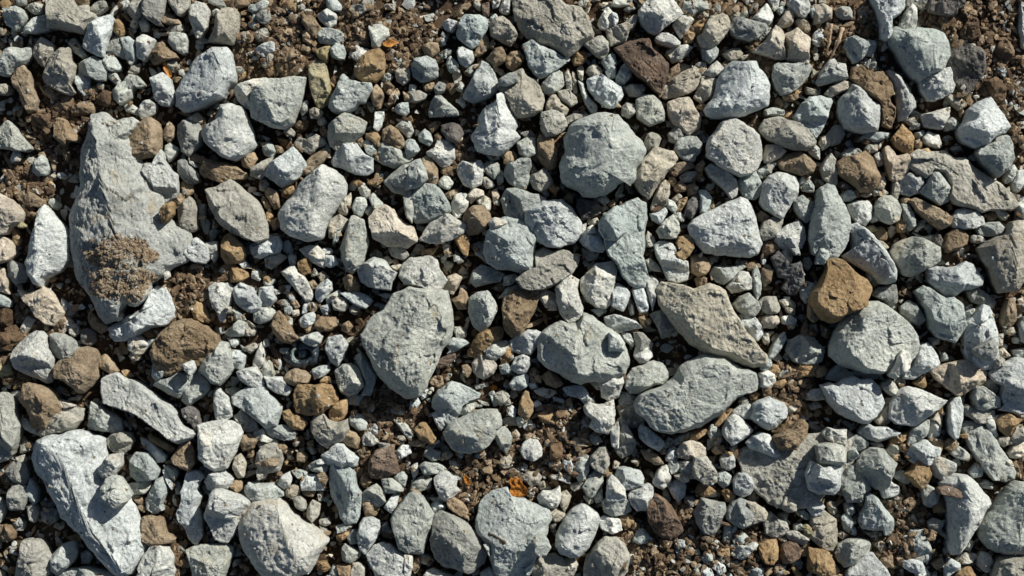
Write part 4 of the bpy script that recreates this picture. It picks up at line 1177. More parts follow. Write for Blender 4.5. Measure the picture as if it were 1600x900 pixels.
n++ 13,82 16,72 18,62 24,61 32,62 37,68 42,78 40,86 34,94 28,100 16,100 12,92
g++ 39,76 44,70 50,65 58,63 60,72 58,78 52,84 44,89 40,86 39,80
g++ 44,88 54,84 68,83 84,86 92,90 92,96 70,104 48,102
s- 32,40 40,37 45,40 44,47 38,50 33,46
s 21,36 26,34 30,40 27,48 23,46
s- 10,48 14,45 19,48 18,54 12,54
s- 63,72 68,70 72,74 70,80 64,80
n 134,64 142,66 140,70 135,70
k 135,72 142,72 144,80 138,86
n -2,86 2,88 4,94 -2,96
t 136,86 140,88 139,93 135,92
b 20,26 24,14 27,18 30,24 29,32 26,34
@320,720
w+++ 2,36 4,26 8,22 14,22 18,24 24,26 30,28 35,32 36,37 33,42 28,46 25,52 22,58 18,64 12,64 7,60 4,52 0,44
w++++ 26,50 30,42 34,38 38,33 44,32 50,31 58,29 63,33 67,40 74,46 82,50 88,54 93,58 97,62 94,66 90,72 88,78 84,84 82,88 74,90 66,94 58,98 48,95 42,86 36,78 32,72 28,64
w+++ 0,16 4,10 12,7 18,10 22,14 21,18 17,22 8,23 3,22
n++ 0,-2 8,-9 20,-12 26,-6 20,2 10,7 0,8 -4,4
g++ -4,68 4,68 10,68 16,65 22,68 21,76 18,84 15,92 0,94 -8,92
n+ 24,0 28,-2 32,2 31,12 26,13
t+ 18,20 24,15 29,16 29,22 25,25
g++ 31,22 34,17 44,18 52,18 58,22 62,27 54,30 44,31 38,32 33,28
w++ 57,18 60,12 66,9 68,14 66,20 62,22
n+ 63,24 68,19 73,20 74,25 69,30 64,27
n+ 69,30 74,27 78,31 79,37 76,39 71,36
g++ 81,4 86,0 94,-1 97,5 94,10 84,8
g+ 68,8 74,7 81,9 78,13 73,14
w++ 75,16 80,11 90,11 94,18 93,23 84,23 76,23
t+ 88,11 93,9 96,13 94,19 89,16
g++++ 97,16 98,6 101,1 108,1 114,5 118,10 119,20 122,25 122,34 121,42 118,48 110,49 106,44 104,36 99,28
t 124,8 128,10 129,18 125,21 121,16
g+ 122,26 130,20 134,18 140,24 141,32 136,36 128,33 123,32
g++ 138,14 146,14 152,18 155,23 149,25 141,25
g 148,12 154,9 158,12 156,20 150,16
w+ 140,36 144,30 148,26 151,28 150,36 146,41
r+++ 128,8 129,-2 134,-8 138,-11 146,-12 150,0 152,8 148,10 138,14 130,13
t+ 122,31 130,32 136,36 134,42 126,44 124,38
t- 76,24 86,24 84,28 78,27
n 88,26 92,25 92,31 89,31
n+ 80,38 84,31 90,34 89,42 84,48 80,44
n 90,46 96,45 98,49 94,51 90,49
n 90,51 95,54 96,58 92,57
g 103,51 110,50 115,51 110,55 104,57
o+ 103,58 110,55 113,58 108,62 104,62
g+ 111,60 116,54 120,56 119,64 114,65
w+++ 119,58 121,50 124,45 130,44 136,47 137,54 134,61 129,68 125,73 121,69
g+ 107,68 110,65 116,68 122,72 120,76 114,80 108,78
o+ 88,80 94,79 98,84 93,87 88,85
g 97,90 100,82 104,84 104,94 98,94
t+ 103,82 114,82 114,92 106,92
n++ 116,80 121,80 125,84 124,94 114,94 114,86
w+++ 126,74 132,67 138,64 144,66 152,72 160,74 162,82 160,90 158,100 140,100 134,90 130,82
g- 138,52 142,48 144,54 140,58
g++++ 145,46 148,40 154,32 159,26 164,24 170,28 174,34 179,42 179,50 175,56 173,64 170,72 164,72 158,72 152,68 149,60 147,54
n 40,8 46,5 48,12 42,15
t- 40,2 50,-2 58,0 56,4 46,5
@640,720
s+++ 16,62 18,50 20,42 25,40 32,41 38,45 44,48 49,54 54,59 58,66 60,72 58,78 54,82 50,86 46,88 40,86 34,84 26,82 20,76 17,70
g++++ 54,34 58,28 64,23 70,22 76,21 80,28 90,30 100,35 108,38 110,46 108,54 106,62 102,70 98,78 95,88 84,100 72,98 66,88 64,80 62,72 58,64 53,58 52,46
g+++ 92,60 98,58 104,58 108,62 110,68 106,74 98,74 93,70
n+++ 94,82 98,75 106,73 114,73 120,76 123,82 124,88 120,94 104,94 96,90
w+++ 115,58 118,50 122,44 128,38 134,34 140,36 147,41 148,47 146,54 144,60 140,68 132,75 126,76 118,72 114,66
n+++ 136,86 138,76 144,68 152,60 162,60 168,66 172,74 170,86 164,96 136,96
w++ 147,46 152,43 158,44 164,46 166,54 158,57 150,53
w++ 154,24 155,16 158,11 162,14 168,22 169,30 162,32 154,31
g+++ 135,20 140,12 145,7 150,8 151,18 146,26 142,29 138,26
g++ 129,0 134,-2 139,2 140,8 137,15 132,16 129,10
n++ 141,0 146,-5 155,-4 156,4 150,8 143,5
w+++ 19,14 24,9 28,8 33,11 37,14 36,20 39,23 34,28 28,31 24,28 20,20
g++ 8,4 12,1 22,2 28,6 29,8 22,10 12,11
g++ 2,18 8,13 14,11 17,14 16,21 8,24 1,24
w 1,5 6,2 7,10 3,13
n+ 31,0 36,0 39,5 37,9 33,6
t++ 29,31 34,29 41,32 45,38 46,46 40,43 34,40 30,36
w+ 17,34 22,32 28,35 27,39 19,41
n+ 42,27 46,26 49,29 46,32 42,31
s- 43,9 41,19 47,20 46,14 42,12
w 45,34 50,32 50,40 47,38
n- 16,29 24,29 28,32 20,33
n++ 86,14 92,9 100,9 103,13 100,18 95,20 90,16
n 92,22 97,19 99,23 96,28 92,27
n 100,18 105,16 106,21 102,22
w+ 83,6 88,2 92,4 90,8 85,7
n 76,9 81,5 88,10 82,11 77,11
w+++ 100,28 104,24 112,24 117,20 118,30 115,36 108,37 102,34
n+ 118,26 123,24 126,28 124,34 121,40 117,33
n++ 109,40 114,36 121,41 121,46 114,48 110,45
n 110,50 115,48 113,53 110,52
n+ 136,28 142,28 144,32 140,34
g+ 144,28 150,21 151,31 146,33
w 110,12 116,11 124,10 125,18 120,16 112,14
w 109,2 117,0 120,5 116,8 110,5
w+ 120,1 125,-1 128,4 126,10 121,6
g 8,94 14,86 20,84 28,88 33,90 34,96 14,98
w++ 56,87 62,83 66,84 70,89 66,96 56,96
t 3,77 7,73 9,76 8,84 4,88 2,84
w 9,73 15,74 19,78 14,81 9,80
w -4,74 2,75 2,84 -4,90
g++++ -14,60 -12,52 -10,46 -7,38 -3,30 0,25 9,25 12,30 17,36 19,42 16,50 16,56 14,64 12,70 8,73 2,73 -4,72 -9,68
g 58,66 62,66 62,74 60,70
g+ 150,32 158,30 160,42 152,40
n+ 122,77 129,77 132,82 128,90 122,90
@960,720
g+++ 1,12 3,6 8,5 20,8 23,14 22,19 14,22 6,23 2,19
w++ -5,12 0,17 3,24 0,30 -5,33
g+++ -6,34 0,28 4,24 8,28 12,34 13,39 8,42 -2,43 -4,40
w+++ 11,27 14,23 20,21 26,18 30,20 30,28 26,32 26,38 18,39 13,34
w+++ 30,18 33,10 37,5 41,4 44,10 44,17 38,22 33,20
g++ 42,4 44,-1 49,-1 51,5 50,10 44,10
g+ 52,6 56,1 59,2 56,7 53,8
w+++ 42,20 48,15 52,16 56,19 55,27 50,32 46,28
n+ 47,12 54,9 58,8 58,16 54,17
r++++ 25,38 25,30 32,26 38,29 44,34 48,41 51,48 54,54 50,58 44,61 38,60 32,56 27,48
n++++ 61,6 63,-2 72,-3 76,3 80,9 80,16 76,19 70,18 63,13
o+++ 63,24 66,18 74,20 79,24 74,27 68,28 64,26
w++ 82,4 83,-3 94,-3 94,3 90,7 83,7
g+ 81,10 86,8 91,12 90,18 85,21 81,17
w+++ 93,16 97,10 103,10 108,15 109,20 106,26 100,28 94,25
o+++ 84,24 88,21 94,26 95,28 92,32 88,32
t++ 50,42 54,34 58,38 60,44 57,49 53,51
s++++ 62,42 65,34 68,29 74,31 80,32 86,33 87,38 84,44 83,50 80,55 76,58 70,56 65,50
s++++ 88,38 92,32 98,29 104,32 108,38 110,44 106,50 100,53 94,50 88,46
n+++ 103,32 110,33 116,37 120,40 118,46 112,48 106,50 108,42
n+++ 117,50 118,44 122,40 128,45 134,48 136,53 132,58 126,60 118,57
g++ 86,52 90,50 96,52 92,58 89,65 85,63
g++ 92,60 96,55 102,57 106,62 104,64 94,66
g+++ 90,68 94,65 102,66 108,63 112,65 108,70 104,75 99,77 92,74
o++++ 113,64 117,60 126,61 128,68 128,76 124,81 118,80 114,75
r+++ 131,66 136,63 142,64 146,70 145,75 138,80 132,80 129,74
n++ 134,56 142,55 150,58 152,62 148,66 142,64 136,61
g++ 141,50 146,49 150,54 146,55 141,54
y++ 147,52 151,50 155,54 154,60 151,62 149,57
o 144,67 150,68 151,74 147,74
o++ 155,76 157,68 163,67 166,74 165,84 160,86 157,82
o++ 5,44 9,42 14,43 16,48 15,51 9,53 6,50
w++ -2,46 2,45 5,50 5,56 2,58 -2,55
g+++ 15,60 18,55 22,53 26,57 30,61 26,64 20,65 15,63
n 13,51 17,50 20,53 17,56
w 15,66 19,64 22,67 17,69
n 24,67 27,66 28,70 25,71
s++++ -14,78 -8,68 -2,64 4,62 10,63 13,66 10,72 7,80 2,86 -4,92 -14,92
w++ 10,74 14,73 20,76 20,79 14,81 11,78
g+ 28,72 32,68 35,71 35,75 31,76
n 35,63 44,62 44,67 38,68
g++ 47,63 53,61 59,62 57,67 50,69
w+ 47,69 54,69 54,74 50,75
n+ 55,70 59,70 60,75 56,76
n 62,70 66,69 67,73 64,75
t+ 66,58 72,58 77,57 77,62 74,65 70,62
n 57,54 60,52 63,54 60,57
w+ 55,56 58,55 62,59 61,61
w+ 75,66 79,61 83,65 80,69 76,69
o++ 80,69 85,66 90,68 90,75 84,75 81,72
g+ 68,76 72,71 77,73 77,78 71,80
w++ 75,78 80,78 86,82 87,86 82,89 78,84
g+ 62,86 66,81 70,82 68,88 64,92
w++ 66,90 70,83 75,84 78,90 76,94 68,94
w 88,80 96,78 96,82 90,83
g 79,75 88,76 90,78 84,79
g 48,75 54,75 60,79 56,80
g++ 104,86 110,82 116,84 116,92 106,92
g 95,88 102,86 104,92 94,94
o 117,83 124,84 122,89 117,87
n 126,84 134,82 132,88 128,90
g 130,60 134,59 134,63 131,63
d+ 54,28 62,28 64,34 58,37
n+ 124,30 131,29 131,34 127,37
n++ 131,34 134,28 138,29 142,34 142,39 136,40 132,38
n+ 128,42 136,40 134,46 130,47
g+ 142,40 148,38 154,44 150,46 144,43
w+++ 151,38 150,32 160,31 164,36 162,42 156,44
n 0,0 4,2 2,6 -1,6
t 14,0 16,-2 20,0 18,4
o 86,-8 90,-4 92,-6
n 39,22 38,28 43,32 44,30 42,24
n 3,60 10,60 12,64 4,62
t 32,74 38,80 40,85 34,86
k 4,84 10,78 8,86
n 15,88 20,86 22,90 15,91
@1280,720
g++++ 17,14 22,6 27,2 32,2 35,8 38,14 40,22 36,26 34,32 22,32 19,26 17,20
w+++ -6,0 2,4 10,3 16,2 18,6 17,12 16,22 12,26 6,26 0,26 -8,22 -10,10
w+++ 44,18 46,14 54,14 58,18 62,20 62,25 58,28 50,29 48,24
g++++ 31,47 33,40 36,34 36,28 40,26 46,30 50,36 54,40 58,46 58,54 54,58 51,58 50,54 46,54 38,54 33,52
o+++ 66,10 72,7 76,0 78,-6 84,2 87,10 85,18 80,22 75,20 70,14
w+++ 84,-4 90,-4 98,-2 106,2 106,8 102,12 96,15 90,12 86,6
w++++ 94,18 100,14 108,11 116,12 124,18 128,24 132,29 134,34 130,40 127,46 122,54 118,60 114,66 108,71 103,72 101,66 101,58 101,50 101,42 100,34 98,27 95,22
r+ 94,22 100,20 108,22 114,25 110,29 102,28 95,26
g+ 81,24 84,18 90,22 94,26 92,32 87,36 82,34
o+++ 89,35 93,29 99,29 103,32 101,38 96,41 90,40
b++++ 124,56 126,50 132,42 138,34 144,26 150,20 156,17 168,17 172,40 172,70 158,73 144,72 132,68 127,62
g+++ 129,2 130,-8 142,-8 146,-2 150,4 154,9 152,14 145,16 136,15 132,10
n+++ 138,80 142,76 150,74 160,74 168,78 166,98 140,98 135,90
w+++ 124,76 127,71 133,73 136,79 135,85 130,87 124,82
g++++ 71,60 70,54 76,54 82,54 84,60 86,64 88,70 87,76 84,79 78,78 74,72 73,66
w++ 65,60 68,58 72,62 74,67 72,70 68,67
g++ 85,48 90,45 97,48 95,53 90,59 87,57
w++++ 64,78 70,76 76,77 80,79 82,84 78,88 72,87 66,83
g++ 76,88 82,82 86,88 86,96 78,96
w+ 70,70 75,74 72,77 67,76
g+++ 13,72 15,66 22,62 32,61 38,62 40,66 38,72 32,76 26,81 20,83 15,78
w++++ 22,86 28,80 36,72 42,72 46,78 52,84 55,90 52,98 28,100 20,94
n++++ -6,42 2,38 8,42 13,46 14,54 14,64 11,70 6,70 0,66 -8,60
w++ -8,32 0,31 4,32 3,38 0,42 -6,40
o++++ -8,68 2,69 8,72 12,80 16,86 10,90 2,90 -8,86
g+ 7,34 10,32 14,38 12,42 8,40
g+ 20,34 24,32 28,36 28,40 24,44 21,40
g++ 18,44 22,41 27,47 26,53 20,54
n 14,58 18,55 22,58 18,61
w+ 59,35 64,33 69,38 68,42 64,41
n 70,44 74,42 77,48 74,51 70,49
n 76,44 80,42 81,46 78,48
t- 64,50 69,46 70,52 66,58
t+ 48,78 52,72 57,74 57,82 50,83
t+ 88,80 96,76 98,82 92,85
w++ 98,82 102,77 110,80 110,85 104,88 100,92
n+ 108,78 114,72 122,73 120,79 112,81
o++ 106,90 112,83 118,83 122,90 118,96 106,94
n 113,68 118,62 121,64 118,71
g+ 126,18 130,15 136,18 135,22 128,21
w++ 118,9 124,2 128,6 127,12 120,13
g 145,-2 150,0 152,4 148,4
t 151,2 154,0 157,8 155,12
s 58,28 64,26 64,32 60,32
n 42,64 48,62 52,66 48,70
n 66,32 71,28 72,34 68,35
t 80,62 85,60 87,54 92,56 90,62
r 28,34 34,33 34,38 30,39
g 36,56 46,54 48,58 44,62
n 0,88 14,88 16,96 0,96
w- 20,54 28,52 29,58 26,58
"""
RIDGES = """200 330: 153,200 168,290 198,400 195,455
355 205: 352,172 357,205 348,240
485 320: 502,268 506,300 492,330 488,365
130 790: 75,690 105,715 122,765 138,810 170,850 198,885
325 125: 340,85 352,118 342,150
1155 140: 1165,102 1168,132 1150,165
1355 400: 1345,358 1368,385 1392,415 1390,430
1570 400: 1572,362 1580,395 1578,430
1500 800: 1500,750 1510,790 1505,830 1492,860
1580 810: 1592,770 1590,800 1580,845
75 385: 60,366 64,400 58,432
775 200: 775,150 780,190 776,228
940 240: 945,200 950,240 935,275
905 830: 918,802 900,830 885,850
1345 180: 1336,150 1342,175 1352,195
1405 150: 1400,122 1415,145 1422,170
485 820: 440,795 450,830 470,870
1440 90: 1420,60 1450,75 1455,110
"""
STONES = []
ox = oy = 0; sc = 2
for ln in DATA.strip().split('\n'):
    if ln[0] == '@':
        a = ln[1:].split(','); ox, oy = int(a[0]), int(a[1]); sc = int(a[2]) if len(a) > 2 else 2
        continue
    a = ln.split(); P = np.array([[float(v) for v in q.split(',')] for q in a[1:]])*sc+[ox, oy]
    P = P.mean(0)+(P-P.mean(0))*(1+1.3/math.sqrt(abs(area(P))/3.14))
    STONES.append(dict(k=a[0][0], low='-' in a[0], P=P, A=abs(area(P))))
STONES.sort(key=lambda s: -s['A'])
def raster(P):
    x0, y0 = np.floor(P.min(0)/3).astype(int); x1, y1 = np.ceil(P.max(0)/3).astype(int)
    X, Y = np.meshgrid(np.arange(x0, x1+1), np.arange(y0, y1+1)); px, py = X*3+1, Y*3+1
    ins = np.zeros(X.shape, bool); j = len(P)-1
    for i in range(len(P)):
        yi, yj, xi, xj = P[i,1], P[j,1], P[i,0], P[j,0]
        if yi != yj: ins ^= ((yi > py) != (yj > py)) & (px < (xj-xi)*(py-yi)/(yj-yi)+xi)
        j = i
    return set(zip(X[ins].tolist(), Y[ins].tolist()))
KEEP = []                      # a stone read twice, in two neighbouring crops of the photo, counts once
for s in STONES:
    s['c'] = s['P'].mean(0); s['ras'] = raster(s['P']); dup = False
    for q in KEEP:
        if abs(q['c'][0]-s['c'][0]) < 60 and abs(q['c'][1]-s['c'][1]) < 60 and s['A'] > .28*q['A'] and s['A'] > 150:
            if len(q['ras'] & s['ras']) > .55*len(s['ras']): dup = True; s['dupof'] = q; break
    if not dup: KEEP.append(s)
DROPPED = [s for s in STONES if 'dupof' in s]; STONES = KEEP
def hull(P):
    P = sorted(map(tuple, P)); cr = lambda o, a, b: (a[0]-o[0])*(b[1]-o[1])-(a[1]-o[1])*(b[0]-o[0]); H = []
    for S in (P, P[::-1]):
        h = []
        for p in S:
            while len(h) > 1 and cr(h[-2], h[-1], p) <= 0: h.pop()
            h.append(p)
        H += h[:-1]
    return np.array(H)
for s in DROPPED:
    q = s['dupof']
    if len(s['ras']-q['ras']) > .2*len(s['ras']) and q['A'] < 6000:
        q['P'] = hull(np.vstack([q['P'], s['P']])); q['A'] = abs(area(q['P'])); q['c'] = q['P'].mean(0)
STONES.sort(key=lambda s: -s['A'])
